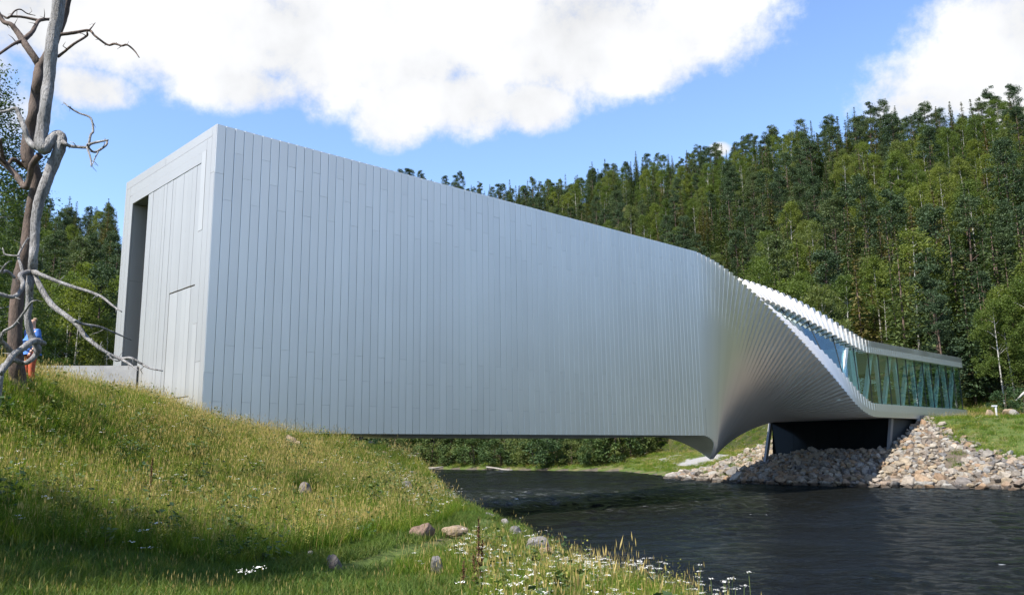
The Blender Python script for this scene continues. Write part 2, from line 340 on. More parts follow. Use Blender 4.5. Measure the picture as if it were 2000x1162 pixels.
ctrl = [(0, 745, 22), (55, 748, 23.5), (-120, 742, 24), (150, 762, 28), (270, 786, 30.5), (400, 826, 31.5), (525, 853, 34), (300, 905, 24), (100, 880, 21), (600, 945, 24), (300, 1005, 17), (600, 1035, 17), (100, 1000, 15), (850, 1052, 18), (700, 1105, 13.8), (300, 1085, 13.3), (0, 1105, 12), (770, 908, 36), (850, 968, 29.5), (930, 1008, 24.5), (1000, 1048, 20.5), (1085, 1100, 16.5), (1200, 1142, 13.5), (1400, 1170, 11.5), (0, 1162, 10), (600, 1166, 10.2)]
CT = [tuple(at_r(*c)) for c in ctrl]
CT += [(0, 0, 1.55), (4, 3, 1.3), (-8, 0, 2.0), (-20, 6, 3.6), (-22, 20, 5.4), (-30, 30, 6.0), (-18, 32, 5.6), (0, -14, 1.9), (14, -14, 1.2), (-20, -14, 3.2)]
for s, z in ((2, 4.1), (4.5, 3.85), (7, 3.75), (9.5, 2.9), (13, 1.6)): CT.append(tuple(bp(s, 0, z)))
for s, p, z in ((0, 3, 4.9), (0, 6.7, 5.9), (0, 10, 6.0), (6, 5, 4.0), (6, 10, 4.2), (12, 5, 2.5), (12, 10, 2.5), (-4, 14, 6.0)): CT.append(tuple(bp(s, p, z)))
CT = np.array(CT)
def tps_fit(C, lam=.15):
    n = len(C); r = np.hypot(C[:, None, 0]-C[None, :, 0], C[:, None, 1]-C[None, :, 1]); K = r*r*np.log(r+1e-9)+lam*np.eye(n)*10
    P = np.c_[np.ones(n), C[:, :2]]; A = np.block([[K, P], [P.T, np.zeros((3, 3))]])
    return np.linalg.solve(A, np.r_[C[:, 2], 0, 0, 0])
TW = tps_fit(CT)
def tps(P):
    o = np.zeros(len(P))
    for i in range(0, len(P), 20000):
        Q = P[i:i+20000]; r = np.hypot(Q[:, None, 0]-CT[None, :, 0], Q[:, None, 1]-CT[None, :, 1])
        o[i:i+20000] = (r*r*np.log(r+1e-9))@TW[:-3]+TW[-3]+Q@TW[-2:]
    return o
def sst(a, b, x): t = np.clip((x-a)/(b-a), 0, 1); return t*t*(3-2*t)
HPHI = np.radians([-180, -150, -110, -80, -60, -45, -30, -25, -15, -7, 0, 4, 9, 14.6, 18, 20, 24.6, 28, 33, 42, 55, 75, 100, 140, 180])
HR0 = np.array([200, 200, 160, 130, 110, 100, 100, 105, 165, 160, 152, 148, 142, 118, 104, 106, 107, 106, 104, 104, 115, 190, 230, 230, 200.])
HR1 = np.array([420, 420, 380, 340, 330, 320, 320, 320, 430, 440, 430, 420, 390, 350, 320, 300, 270, 255, 245, 250, 290, 420, 480, 480, 420.])
HEL = np.array([4, 4, 6, 9, 12, 14, 15., 15.5, 17.5, 18.6, 17.8, 18.6, 19.5, 20.0, 20.4, 20.6, 20.9, 20.7, 20.3, 19, 17, 14, 11, 7, 5])
def noise2(X, Y, sc, seed=0):
    o = 0
    for k, (a, b, c) in enumerate(((1.0, .31, 0), (-.47, .93, 1.7), (.71, -.83, 3.1), (1.63, 1.21, .6), (-1.9, .77, 4.0), (2.3, -2.1, 2.2))):
        o = o+np.sin((X*a+Y*b)/sc+c+seed*1.37+k)*(1/(1+k*.5))
    return o/3
def height(P):
    P = np.atleast_2d(np.asarray(P, dtype=float))[:, :2]; X, Y = P.T
    r = np.hypot(X, Y); phi = np.arctan2(X, Y)
    dn, df = sdist(P, near_poly), sdist(P, far_poly)
    # near bank
    zt = tps(P); gen = 1.8+np.clip(dn, 0, 60)*.07
    k = sst(38, 52, r); zn = np.minimum(zt*(1-k)+gen*k, np.maximum(dn, 0)*1.6)
    zn = np.where(dn < 0, np.maximum(dn*.6, -1.8), zn)
    # far bank
    p = (X-BX)*W_[0]+(Y-BY)*W_[1]; kl = sst(13, 24, p)
    zr = np.minimum(np.maximum(df, 0)*.385, 5.5)+np.clip(df-14, 0, 40)*.02
    zl = np.minimum(np.maximum(df, 0)*.26, 2.2)+np.clip(df-8, 0, 40)*.045
    sx = (X-BX)*U[0]+(Y-BY)*U[1]; zr = np.where((sx > 55) & (sx < 72) & (p > -.7) & (p < 11.6), np.minimum(zr, 2.75), zr); zf = zr*(1-kl)+zl*kl; zf = np.where(df < 0, np.maximum(df*.6, -1.8), zf)
    z = np.where(dn > df, zn, zf)
    # hills
    r0, r1, el = np.interp(phi, HPHI, HR0), np.interp(phi, HPHI, HR1), np.interp(phi, HPHI, HEL)
    H = np.maximum(r1*np.tan(np.radians(el))-12, 8)
    t = np.clip((r-r0)/(r1-r0), 0, 1); hp = H*(t*.85+.15*t*t*(3-2*t))
    hp = np.where(r > r1, H-np.minimum((r-r1)*.06, H*.5), hp)
    hp = hp+np.where(t > 0, noise2(X, Y, 17)*2.2*np.minimum(t*6, 1), 0)
    land = np.maximum(dn, df) > 0
    z = np.where(land & (r > r0), np.maximum(z, 0)*np.clip(1-t*3, 0, 1)+np.maximum(hp, 0), z)
    z = z+np.where(land & (r < 120), noise2(X, Y, .9)*.05+noise2(X, Y, 2.7, 3)*.08, 0)*np.clip(np.maximum(dn, df), 0, 1)
    return z
def gz(x, y): return float(height([(x, y)])[0])

def bank_top(p): return np.interp(p, (-24, -12, -10.9, -9.1, -4.8, -1.9, 12, 16, 24), (4.2, 4.6, 5.2, 6.4, 10, 14.2, 13.5, 9, 2.2))
def terrain():
    ph = np.concatenate([np.radians(np.arange(-42, 42, .28)), np.radians(np.arange(42, 318, 2.4))])
    rr = 1.2*np.exp(np.linspace(0, math.log(2200/1.2), 330)); rr = np.concatenate([[.01], rr])
    A, R = np.meshgrid(ph, rr); P = np.c_[(R*np.sin(A)).ravel(), (R*np.cos(A)).ravel()]
    z = height(P); n = len(ph); V = np.c_[P, z]
    i, j = np.meshgrid(np.arange(len(rr)-1), np.arange(n), indexing='ij'); j2 = (j+1) % n
    F = np.stack([i*n+j, (i+1)*n+j, (i+1)*n+j2, i*n+j2], -1).reshape(-1, 4)[:, ::-1]
    me = new_mesh('ground', V, F)
    for mname in ('meadow_soil', 'forest_floor', 'river_bed', 'rubble'): me.materials.append(MATS[mname])
    C = V[F].mean(1); r = np.hypot(C[:, 0], C[:, 1]); r0 = np.interp(np.arctan2(C[:, 0], C[:, 1]), HPHI, HR0)
    idx = np.where(r > r0-3, 1, 0); idx[C[:, 2] < .05] = 2
    pb = (C[:, 0]-BX)*W_[0]+(C[:, 1]-BY)*W_[1]; dfb = sdist(C[:, :2], far_poly); idx[(dfb > -1) & (pb > -24) & (pb < 24) & (r < 110) & (dfb < bank_top(pb)-.2)] = 3
    me.polygons.foreach_set('material_index', idx.astype(np.int32)); me.polygons.foreach_set('use_smooth', np.ones(len(F), bool))
    o = bpy.data.objects.new('ground', me); COL.objects.link(o); tag(o, kind='structure')
    # river surface: real ripples where the river is in view
    ph = np.concatenate([np.radians(np.arange(-14, 38, .11)), np.radians(np.arange(38, 346, 4.0))])
    rr = np.concatenate([np.linspace(2, 8, 8)[:-1], np.exp(np.arange(math.log(8), math.log(150), .0066)), np.exp(np.linspace(math.log(151), math.log(900), 16))])
    A, Rr = np.meshgrid(ph, rr); X = (Rr*np.sin(A)).ravel(); Y = (Rr*np.cos(A)).ravel(); Rf = Rr.ravel(); Z = np.zeros(len(X)); rw = np.random.default_rng(9)
    Xw = X+.5*noise2(X, Y, 1.7, 1); Yw = Y+.5*noise2(X, Y, 2.1, 2)
    vis = ((A.ravel() < math.radians(38)) & (Rf > 7) & (Rf < 150)); nw = 56
    riff = np.exp(-(((X-2)/13)**2+((Y-57)/15)**2)); calm = .55+.45*np.clip(noise2(X, Y, 9, 6)*1.5, -1, 1)
    for _ in range(nw):
        lam = math.exp(rw.uniform(math.log(.42), math.log(3.6))); k = 2*math.pi/lam; th = rw.normal()*.75+rad(118); slope = .135/math.sqrt(nw/2)*(1.25 if lam < 1.4 else .85)
        fade = np.clip(1.6-Rf*.0125/lam*1.1, 0, 1)
        Z += np.where(vis, slope/k*np.sin(k*(Xw*math.sin(th)+Yw*math.cos(th))+rw.uniform(0, 6.28))*fade, 0)
    Z *= calm*1.25+riff*1.3
    n = len(ph); i, j = np.meshgrid(np.arange(len(rr)-1), np.arange(n), indexing='ij'); j2 = (j+1) % n
    F = np.stack([i*n+j, (i+1)*n+j, (i+1)*n+j2, i*n+j2], -1).reshape(-1, 4)[:, ::-1]
    w = link('river_water', new_mesh('river_water', np.c_[X, Y, Z], F), 'water', smooth=True); tag(w, kind='structure')
    # gravel path on the far terrace
    pts = [at_r(1400, 893, 103)[:2], at_r(1365, 885, 110)[:2], at_r(1345, 878, 118)[:2], at_r(1318, 873, 128)[:2]]
    pts, _ = smooth_path([(*q, 0) for q in pts], [1]*4, 8); T = np.gradient(pts, axis=0); T /= np.linalg.norm(T, axis=1)[:, None]; Nn = np.c_[-T[:, 1], T[:, 0]]
    V = []; F = []
    for k, q in enumerate(pts):
        for e in np.linspace(-2.6, 2.6, 5):
            x, y = q[0]+Nn[k, 0]*e, q[1]+Nn[k, 1]*e; V.append((x, y, gz(x, y)+.06))
    for k in range(len(pts)-1):
        for e in range(4): F.append((k*5+e, k*5+e+1, (k+1)*5+e+1, (k+1)*5+e))
    tag(mk('gravel_path', np.array(V), F, 'gravel'), kind='structure')
terrain()

# ------------------------------------------------------------------ the twisted museum
PW = .4
def strip(sec, s0, s1, face, t0, t1, th=.06, gap=.012, ch=.02):
    """one cladding panel: face AB (+x), DA (+y), BC (-y), CD (-x); t0..t1 along the face"""
    _, a, h, _, _ = sec; sa, sb = s0+gap, s1-gap
    def pt(s, d, t):
        if face == 'AB': return sec_pt(sec, s, a-d, t)
        if face == 'CD': return sec_pt(sec, s, -a+d, t)
        if face == 'DA': return sec_pt(sec, s, t, h-d)
        return sec_pt(sec, s, t, -h+d)
    V = [pt(sa, th, t0), pt(sb, th, t0), pt(sb, th, t1), pt(sa, th, t1),
         pt(sa, ch, t0), pt(sb, ch, t0), pt(sb, ch, t1), pt(sa, ch, t1),
         pt(sa+ch, 0, t0), pt(sb-ch, 0, t0), pt(sb-ch, 0, t1), pt(sa+ch, 0, t1)]
    F = [(0, 3, 2, 1), (0, 1, 5, 4), (1, 2, 6, 5), (2, 3, 7, 6), (3, 0, 4, 7), (4, 5, 9, 8), (5, 6, 10, 9), (6, 7, 11, 10), (7, 4, 8, 11), (8, 9, 10, 11)]
    if face in ('CD', 'DA'): F = [f[::-1] for f in F]
    return V, F
def sill_w(s): return float(np.interp(s, (46.8, 47.1, 48.5, 49.8, 51.5, 53.4, 54.7, 55.6, 57.1, 58), (6.3, 5.88, 4.08, 3.38, 2.78, 2.22, 1.8, 1.5, 1.25, 1.13)))
def roof_w(s): return float(np.interp(s, (46.8, 49.3, 51.8, 54.1, 56.5, 58.4), (2.22, 2.02, 1.8, 1.42, 1.12, 1.03)))
def museum():
    base = bp(0, BW/2, 4.0)
    M = thing('museum_building', 'long twisting metal-clad museum building bridging the dark river', 'building', base)
    n_str = int(round(TS0/PW)); sec0 = section(0)
    # --- long facade, panel by panel: three pieces per column, staggered seams
    up = {0: 2.05, 1: 3.1, 2: 1.05}; lo = {0: 2.3, 1: 1.2, 2: 3.4}
    fac = MB()
    wall = MB(); wall.add(*hexa([bp(.1, .075, ZB+.05), bp(TS0+.3, .075, ZB+.05), bp(TS0+.3, .5, ZB+.05), bp(.1, .5, ZB+.05), bp(.1, .075, ZT-.05), bp(TS0+.3, .075, ZT-.05), bp(TS0+.3, .5, ZT-.05), bp(.1, .5, ZT-.05)]))
    FW = wall.build('facade_backing', 'joint', M)
    for k in range(n_str+1):
        s0, s1 = k*PW, (k+1)*PW
        if s1 > TS0+.2: break
        ys = [-HH, -HH+lo[k % 3], HH-up[k % 3], HH]
        for j in range(3):
            V, F = strip(sec0, s0, s1, 'AB', ys[j]+(.004 if j else 0), ys[j+1]-(.004 if j < 2 else 0), gap=.008 if k < 45 else .006, ch=.012)
            V = np.array(V)+W_*rng.uniform(-.003, .003); V[[1, 2, 5, 6, 9, 10]] += W_*rng.uniform(-.0025, .0025); V[[2, 3, 6, 7, 10, 11]] += W_*rng.uniform(-.004, .004)
            mk('panel', V, F, 'aluminium', M)
    kend = k
    # --- closed sides that the photograph hides: roof, underside, far side of the straight part
    def joined(name, face, rng_k, mat, t0=-1, t1=1, th=.12, parent=M):
        b = MB()
        for k in rng_k:
            s0, s1 = k*PW, (k+1)*PW; sec = section(s0+PW/2); e = sec[2] if face in ('AB', 'CD') else sec[1]
            b.add(*strip(sec, s0, s1, face, t0*e, t1*e, th, .004, .015))
        o = b.build(name, mat, parent); o['kind'] = 'stuff'; return o
    nT = int(SEND/PW)
    tw0 = kend*PW; tw1 = math.ceil((TS1+.3)/PW)*PW; ntw = int(round((tw1-tw0)/.47)); TW2 = (tw1-tw0)/ntw     # wider books in the twist
    def twist_joined(name, face, t0, t1, th=.55):
        b = MB()
        for k in range(ntw):
            s0 = tw0+k*TW2; sec = section(s0+TW2/2); e = sec[2] if face in ('AB', 'CD') else sec[1]
            b.add(*strip(sec, s0, s0+TW2, face, t0*e, t1*e, th, .004, .015))
        b.build(name, 'aluminium', M)['kind'] = 'stuff'
    joined('roof_cladding', 'DA', range(0, kend), 'aluminium', -.99, .99)
    joined('underside_cladding', 'BC', range(0, kend), 'aluminium', -.99, .99)
    joined('rear_cladding', 'CD', range(0, kend), 'aluminium')
    twist_joined('twist_rear_cladding', 'CD', -1, 1); twist_joined('twist_far_cladding', 'BC', -.93, .93)
    kt1 = int(round(tw1/PW)); joined('far_roof_cladding', 'CD', range(kt1, nT), 'aluminium', th=.5)
    joined('far_roof_fascia', 'BC', range(kt1, nT), 'aluminium', -.93, -.68, th=.5)
    joined('far_floor_fascia', 'BC', range(kt1, nT), 'aluminium', .64, .93, th=.5)
    # --- twisting books of cladding: each ring turned a little further than the last
    for k in range(ntw):
        s0, s1 = tw0+k*TW2, tw0+(k+1)*TW2; sec = section((s0+s1)/2); _, a, h, _, _ = sec
        up_j = h-up[k % 3]; 
        V, F = strip(sec, s0, s1, 'AB', -h, up_j-.004, .55, .003, .02); mk('cladding_strip', V, F, 'aluminium', M)
        V, F = strip(sec, s0, s1, 'AB', up_j+.004, h, .55, .003, .02); mk('cladding_strip', V, F, 'aluminium', M)
        sm = (s0+s1)/2
        if sm < 46.8:
            V, F = strip(sec, s0, s1, 'DA', -a+.0, a-.553, .55, .003, .05); mk('roof_strip', V, F, 'aluminium', M)
        else:
            V, F = strip(sec, s0, s1, 'DA', -a+.0, -a+roof_w(sm), .55, .003, .05); mk('roof_strip', V, F, 'aluminium', M)
            V, F = strip(sec, s0, s1, 'DA', a-sill_w(sm), a-.553, .55, .003, .05); mk('sill_strip', V, F, 'aluminium', M)
    joined('floor_underside', 'AB', range(kt1, nT), 'aluminium', th=.5)
    for nm, lo_, hi_ in (('roof_fascia', lambda a: -a, lambda a: -a+1.03), ('floor_fascia', lambda a: a-1.13, lambda a: a-.5)):
        b = MB()
        for k in range(kt1, nT):
            s0, s1 = k*PW, (k+1)*PW; sec = section(s0+PW/2); a = sec[1]
            b.add(*strip(sec, s0, s1, 'DA', lo_(a), hi_(a), .5, .006, .015))
        b.build(nm, 'aluminium', M)['kind'] = 'stuff'
    # --- glazing set back behind the fascias
    stops = [46.9, 49.4, 51.8, 54.0, 56.2]+[58.4+2.02*i for i in range(11)]+[SEND-.25]
    for g0, g1 in zip(stops[:-1], stops[1:]):
        ns = 8 if g0 < TS1 else 1
        A_ = []
        for i in range(ns+1):
            s = g0+.02+(g1-g0-.04)*i/ns; sec = section(s); a, h = sec[1], sec[2]
            A_.append([sec_pt(sec, s, t, h-d) for t in (-a+roof_w(s)-.25, a-sill_w(s)+.25) for d in (.34, .37)])
        b = MB()
        for q0, q1 in ((0, 2), (3, 1), (1, 0), (2, 3)):      # each skin keeps its own vertices so that it shades smoothly
            b.add([p for r_ in A_ for p in (r_[q0], r_[q1])], [(2*i, 2*i+1, 2*i+3, 2*i+2) for i in range(ns)])
        pane = b.build('glass_pane', 'glass', M, True)
        sec = section(g1); a, h = sec[1], sec[2]; V = []
        for s in (g1-.025, g1+.025):
            for t, d in ((-a+roof_w(g1)-.2, .315), (a-sill_w(g1)+.2, .315), (a-sill_w(g1)+.2, .40), (-a+roof_w(g1)-.2, .40)): V.append(sec_pt(sec, s, t, h-d))
        mk('mullion', V, BOXF, 'mullion', pane)
    # --- smooth dark lining behind the cladding of the twist
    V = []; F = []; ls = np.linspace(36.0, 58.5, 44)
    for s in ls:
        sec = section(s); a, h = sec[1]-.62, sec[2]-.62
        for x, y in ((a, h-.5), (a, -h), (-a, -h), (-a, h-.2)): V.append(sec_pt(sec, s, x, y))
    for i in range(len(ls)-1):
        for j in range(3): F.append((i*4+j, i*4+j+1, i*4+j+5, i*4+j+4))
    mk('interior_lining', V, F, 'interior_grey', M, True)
    # --- glazed end towards the lawn
    for i in range(5):
        p0, p1 = PF+.4+i*2.3, PF+.4+(i+1)*2.3-.04
        s = SEND-.3; V, F = hexa([bp(s, p0, ZB2+.9), bp(s+.03, p0, ZB2+.9), bp(s+.03, p1, ZB2+.9), bp(s, p1, ZB2+.9), bp(s, p0, ZT2-.7), bp(s+.03, p0, ZT2-.7), bp(s+.03, p1, ZT2-.7), bp(s, p1, ZT2-.7)])
        fix_normals(mk('end_pane', V, F, 'glass', M))
    # --- inside: floor, ceiling, white trusses, rear wall
    def box(name, s0, s1, p0, p1, z0, z1, mat, parent=M):
        V, F = hexa([bp(s0, p0, z0), bp(s1, p0, z0), bp(s1, p1, z0), bp(s0, p1, z0), bp(s0, p0, z1), bp(s1, p0, z1), bp(s1, p1, z1), bp(s0, p1, z1)]); return mk(name, V, F, mat, parent)
    box('floor', 56.5, SEND-.1, PF+.52, PF+2*HH-.6, ZB2+.56, ZB2+.95, 'timber_floor')
    box('ceiling', 56.5, SEND-.1, PF+.52, PF+2*HH-.6, ZT2-.9, ZT2-.57, 'interior_wall')
    box('rear_wall', 58.6, 62, 7.6, 7.8, ZB2+.96, ZT2-.91, 'interior_dark')
    box('partition', 63.0, 63.2, 3.0, 7.55, ZB2+.96, ZT2-.91, 'interior_wall')
    def beam(name, pts, wd, mat='white_steel'):
        (sA, zA), (sB, zB) = pts; p = PF+.75
        V, F = hexa([bp(sA-wd/2, p, zA), bp(sA+wd/2, p, zA), bp(sA+wd/2, p+.3, zA), bp(sA-wd/2, p+.3, zA), bp(sB-wd/2, p, zB), bp(sB+wd/2, p, zB), bp(sB+wd/2, p+.3, zB), bp(sB-wd/2, p+.3, zB)]); mk(name, V, F, mat, M)
    z0, z1 = ZB2+.96, ZT2-.91
    for i in range(6):
        s = 58.0+4.0*i
        if s+2.2 < SEND: beam('truss_diagonal', ((s, z0), (s+2.2, z1)), .40)
        if s+3.4 < SEND: beam('truss_post', ((s+3.5, z0), (s+3.1, z1)), .28)
    beam('truss_panel', ((56.6, z0), (56.3, z1)), 1.2)
    beam('truss_diagonal', ((53.4, z0+.3), (55.4, z1+.2)), .45)
    box('truss_rail', 57.5, SEND-.5, PF+.7, PF+1.1, z0+.005, z0+.30, 'white_steel')
    for i, (s, p, w_, hgt) in enumerate(((60.5, 2.2, 1.2, 1.9), (64.5, 2.0, .9, 2.3), (67.8, 3.0, 1.3, 1.7), (71.2, 2.5, .8, 2.1))):
        S_ = MB()
        for zz in np.linspace(0, hgt, 5): S_.add(*hexa([bp(s, p, z0+zz), bp(s+w_, p, z0+zz), bp(s+w_, p+.35, z0+zz), bp(s, p+.35, z0+zz), bp(s, p, z0+zz+.05), bp(s+w_, p, z0+zz+.05), bp(s+w_, p+.35, z0+zz+.05), bp(s, p+.35, z0+zz+.05)]))
        for e in (0, w_-.05): S_.add(*hexa([bp(s+e, p+.003, z0), bp(s+e+.05, p+.003, z0), bp(s+e+.05, p+.347, z0), bp(s+e, p+.347, z0), bp(s+e, p+.003, z0+hgt), bp(s+e+.05, p+.003, z0+hgt), bp(s+e+.05, p+.347, z0+hgt), bp(s+e, p+.347, z0+hgt)]))
        S_.build('display_shelf', 'interior_dark', M)
    # --- end wall: stepped frame, vertical boards, tall recess and flush door
    def eb(name, q0, q1, z0, z1, d=0.0, th=.07, mat='aluminium_end', parent=M, g=.006):
        V, F = hexa([bp(d, q0+g, z0+g), bp(d+th, q0+g, z0+g), bp(d+th, q1-g, z0+g), bp(d, q1-g, z0+g), bp(d, q0+g, z1-g), bp(d+th, q0+g, z1-g), bp(d+th, q1-g, z1-g), bp(d, q1-g, z1-g)])
        return mk(name, V, F, mat, parent)
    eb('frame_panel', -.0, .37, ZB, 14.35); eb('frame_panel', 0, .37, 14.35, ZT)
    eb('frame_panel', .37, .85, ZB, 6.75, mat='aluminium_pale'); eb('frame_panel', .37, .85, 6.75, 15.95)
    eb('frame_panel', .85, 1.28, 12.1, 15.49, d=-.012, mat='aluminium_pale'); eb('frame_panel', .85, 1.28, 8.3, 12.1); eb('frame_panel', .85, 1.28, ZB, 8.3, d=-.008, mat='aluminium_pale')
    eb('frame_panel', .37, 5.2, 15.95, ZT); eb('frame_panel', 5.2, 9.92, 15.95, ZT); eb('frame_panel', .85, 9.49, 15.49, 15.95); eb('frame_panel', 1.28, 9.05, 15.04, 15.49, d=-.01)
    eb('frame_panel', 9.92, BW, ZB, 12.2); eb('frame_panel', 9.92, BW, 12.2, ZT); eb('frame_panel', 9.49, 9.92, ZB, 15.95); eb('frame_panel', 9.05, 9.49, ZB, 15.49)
    q = 1.28; i = 0
    while q < 7.05:
        w_ = .32 if q > 3.9 else .4367; q2 = min(q+w_, 7.06); dd = rng.uniform(-.006, .006)
        if q < 3.88:
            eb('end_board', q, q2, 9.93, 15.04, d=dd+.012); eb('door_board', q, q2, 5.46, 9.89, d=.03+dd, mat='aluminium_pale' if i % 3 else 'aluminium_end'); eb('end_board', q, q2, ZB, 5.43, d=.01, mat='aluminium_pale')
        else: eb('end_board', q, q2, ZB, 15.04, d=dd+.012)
        q = q2; i += 1
    bk = MB()
    for q0, q1, za, zb_, d0, d1 in ((.09, 7.05, ZB+.05, ZT-.05, .1, .6), (9.07, BW-.09, ZB+.05, ZT-.05, .1, .5), (7.05, 9.07, 15.1, ZT-.05, .1, .5)):
        bk.add(*hexa([bp(d0, q0, za), bp(d1, q0, za), bp(d1, q1, za), bp(d0, q1, za), bp(d0, q0, zb_), bp(d1, q0, zb_), bp(d1, q1, zb_), bp(d0, q1, zb_)]))
    bk.build('end_wall_backing', 'joint', M)
    for d0, d1 in ((.08, 1.05), (1.065, 2.2), (2.215, 3.5)):
        for za, zb_ in ((ZB, 11.3), (11.31, 15.03)):
            V, F = hexa([bp(d0, 9.06, za), bp(d1, 9.06, za), bp(d1, 9.2, za), bp(d0, 9.2, za), bp(d0, 9.06, zb_), bp(d1, 9.06, zb_), bp(d1, 9.2, zb_), bp(d0, 9.2, zb_)]); mk('reveal_panel', V, F, 'aluminium_end', M)
    V, F = hexa([bp(.08, 7.06, 15.04), bp(3.5, 7.06, 15.04), bp(3.5, 9.05, 15.04), bp(.08, 9.05, 15.04), bp(.08, 7.06, 15.09), bp(3.5, 7.06, 15.09), bp(3.5, 9.05, 15.09), bp(.08, 9.05, 15.09)]); mk('recess_soffit', V, F, 'soffit', M)
    V, F = hexa([bp(.08, 6.95, ZB), bp(3.5, 6.95, ZB), bp(3.5, 7.05, ZB), bp(.08, 7.05, ZB), bp(.08, 6.95, 15.03), bp(3.5, 6.95, 15.03), bp(3.5, 7.05, 15.03), bp(.08, 7.05, 15.03)]); mk('recess_side', V, F, 'aluminium_end', M)
    V, F = hexa([bp(3.51, 7.0, ZB), bp(3.6, 7.0, ZB), bp(3.6, 9.2, ZB), bp(3.51, 9.2, ZB), bp(3.51, 7.0, 15.1), bp(3.6, 7.0, 15.1), bp(3.6, 9.2, 15.1), bp(3.51, 9.2, 15.1)]); mk('entrance_glazing', V, F, 'dark_glass', M)
    # --- abutment under the far end: dark glass front between two raking steel posts
    sA = 62.0
    for i in range(5):
        p0, p1 = -.2+i*2.26, -.2+(i+1)*2.26-.03
        V, F = hexa([bp(sA, p0, 2.2), bp(sA+.06, p0, 2.2), bp(sA+.06, p1, 2.2), bp(sA, p1, 2.2), bp(sA+.4, p0, ZB2-.01), bp(sA+.46, p0, ZB2-.01), bp(sA+.46, p1, ZB2-.01), bp(sA+.4, p1, ZB2-.01)]); mk('abutment_pane', V, F, 'dark_glass', M)
    V, F = hexa([bp(sA+.5, -.25, 1.5), bp(sA+9, -.25, 1.5), bp(sA+9, 11.2, 1.5), bp(sA+.5, 11.2, 1.5), bp(sA+.5, -.25, ZB2-.02), bp(sA+9, -.25, ZB2-.02), bp(sA+9, 11.2, ZB2-.02), bp(sA+.5, 11.2, ZB2-.02)]); mk('abutment_wall', V, F, 'interior_dark', M)
    for p in (-.45, 11.3):
        V, F = hexa([bp(sA-1.3, p-.12, 1.6), bp(sA-.85, p-.12, 1.6), bp(sA-.85, p+.12, 1.6), bp(sA-1.3, p+.12, 1.6), bp(sA+.3, p-.12, ZB2-.005), bp(sA+.75, p-.12, ZB2-.005), bp(sA+.75, p+.12, ZB2-.005), bp(sA+.3, p+.12, ZB2-.005)]); mk('raking_post', V, F, 'post_steel', M)
    return M
museum()

# ------------------------------------------------------------------ geometry-node scatter (only for kind = stuff)
def scatter(name, P, rot, scl, idx, protos, label=None, cat=None, parent=None):
    col = bpy.data.collections.new(name+'_kinds')
    for i, o in enumerate(protos): col.objects.link(o); o.name = 'k%02d_%s' % (i, name)
    off = OFF[parent.name] if parent is not None else np.zeros(3)
    me = bpy.data.meshes.new(name); me.vertices.add(len(P)); me.vertices.foreach_set('co', (np.asarray(P)-off).astype(np.float32).ravel())
    a = me.attributes.new('rot', 'FLOAT_VECTOR', 'POINT'); a.data.foreach_set('vector', np.asarray(rot, dtype=np.float32).ravel())
    a = me.attributes.new('scl', 'FLOAT_VECTOR', 'POINT'); scl = np.asarray(scl, dtype=np.float32); scl = np.repeat(scl[:, None], 3, 1) if scl.ndim == 1 else scl; a.data.foreach_set('vector', scl.ravel())
    a = me.attributes.new('pick', 'INT', 'POINT'); a.data.foreach_set('value', np.asarray(idx, dtype=np.int32))
    ng = bpy.data.node_groups.new(name, 'GeometryNodeTree'); ng.interface.new_socket('Geometry', in_out='INPUT', socket_type='NodeSocketGeometry'); ng.interface.new_socket('Geometry', in_out='OUTPUT', socket_type='NodeSocketGeometry')
    N = ng.nodes; L = ng.links; gi = N.new('NodeGroupInput'); go = N.new('NodeGroupOutput'); ip = N.new('GeometryNodeInstanceOnPoints'); ci = N.new('GeometryNodeCollectionInfo')
    ci.inputs['Collection'].default_value = col; ci.inputs['Separate Children'].default_value = True; ci.inputs['Reset Children'].default_value = True
    L.new(gi.outputs[0], ip.inputs['Points']); L.new(ci.outputs[0], ip.inputs['Instance']); ip.inputs['Pick Instance'].default_value = True
    for at, ty, so in (('rot', 'FLOAT_VECTOR', 'Rotation'), ('scl', 'FLOAT_VECTOR', 'Scale'), ('pick', 'INT', 'Instance Index')):
        na = N.new('GeometryNodeInputNamedAttribute'); na.data_type = ty; na.inputs['Name'].default_value = at; L.new(na.outputs['Attribute'], ip.inputs[so])
    L.new(ip.outputs[0], go.inputs[0])
    o = bpy.data.objects.new(name, me); COL.objects.link(o); md = o.modifiers.new('scatter', 'NODES'); md.node_group = ng
    if parent is not None: o.parent = parent
    return tag(o, label, cat, kind='stuff')
def proto(name, V, F, mats, midx=None, smooth=False):
    me = new_mesh(name, V, F if isinstance(F, np.ndarray) else F)
    for q in mats: me.materials.append(MATS[q])
    if midx is not None: me.polygons.foreach_set('material_index', np.asarray(midx, dtype=np.int32))
    return bpy.data.objects.new(name, me)

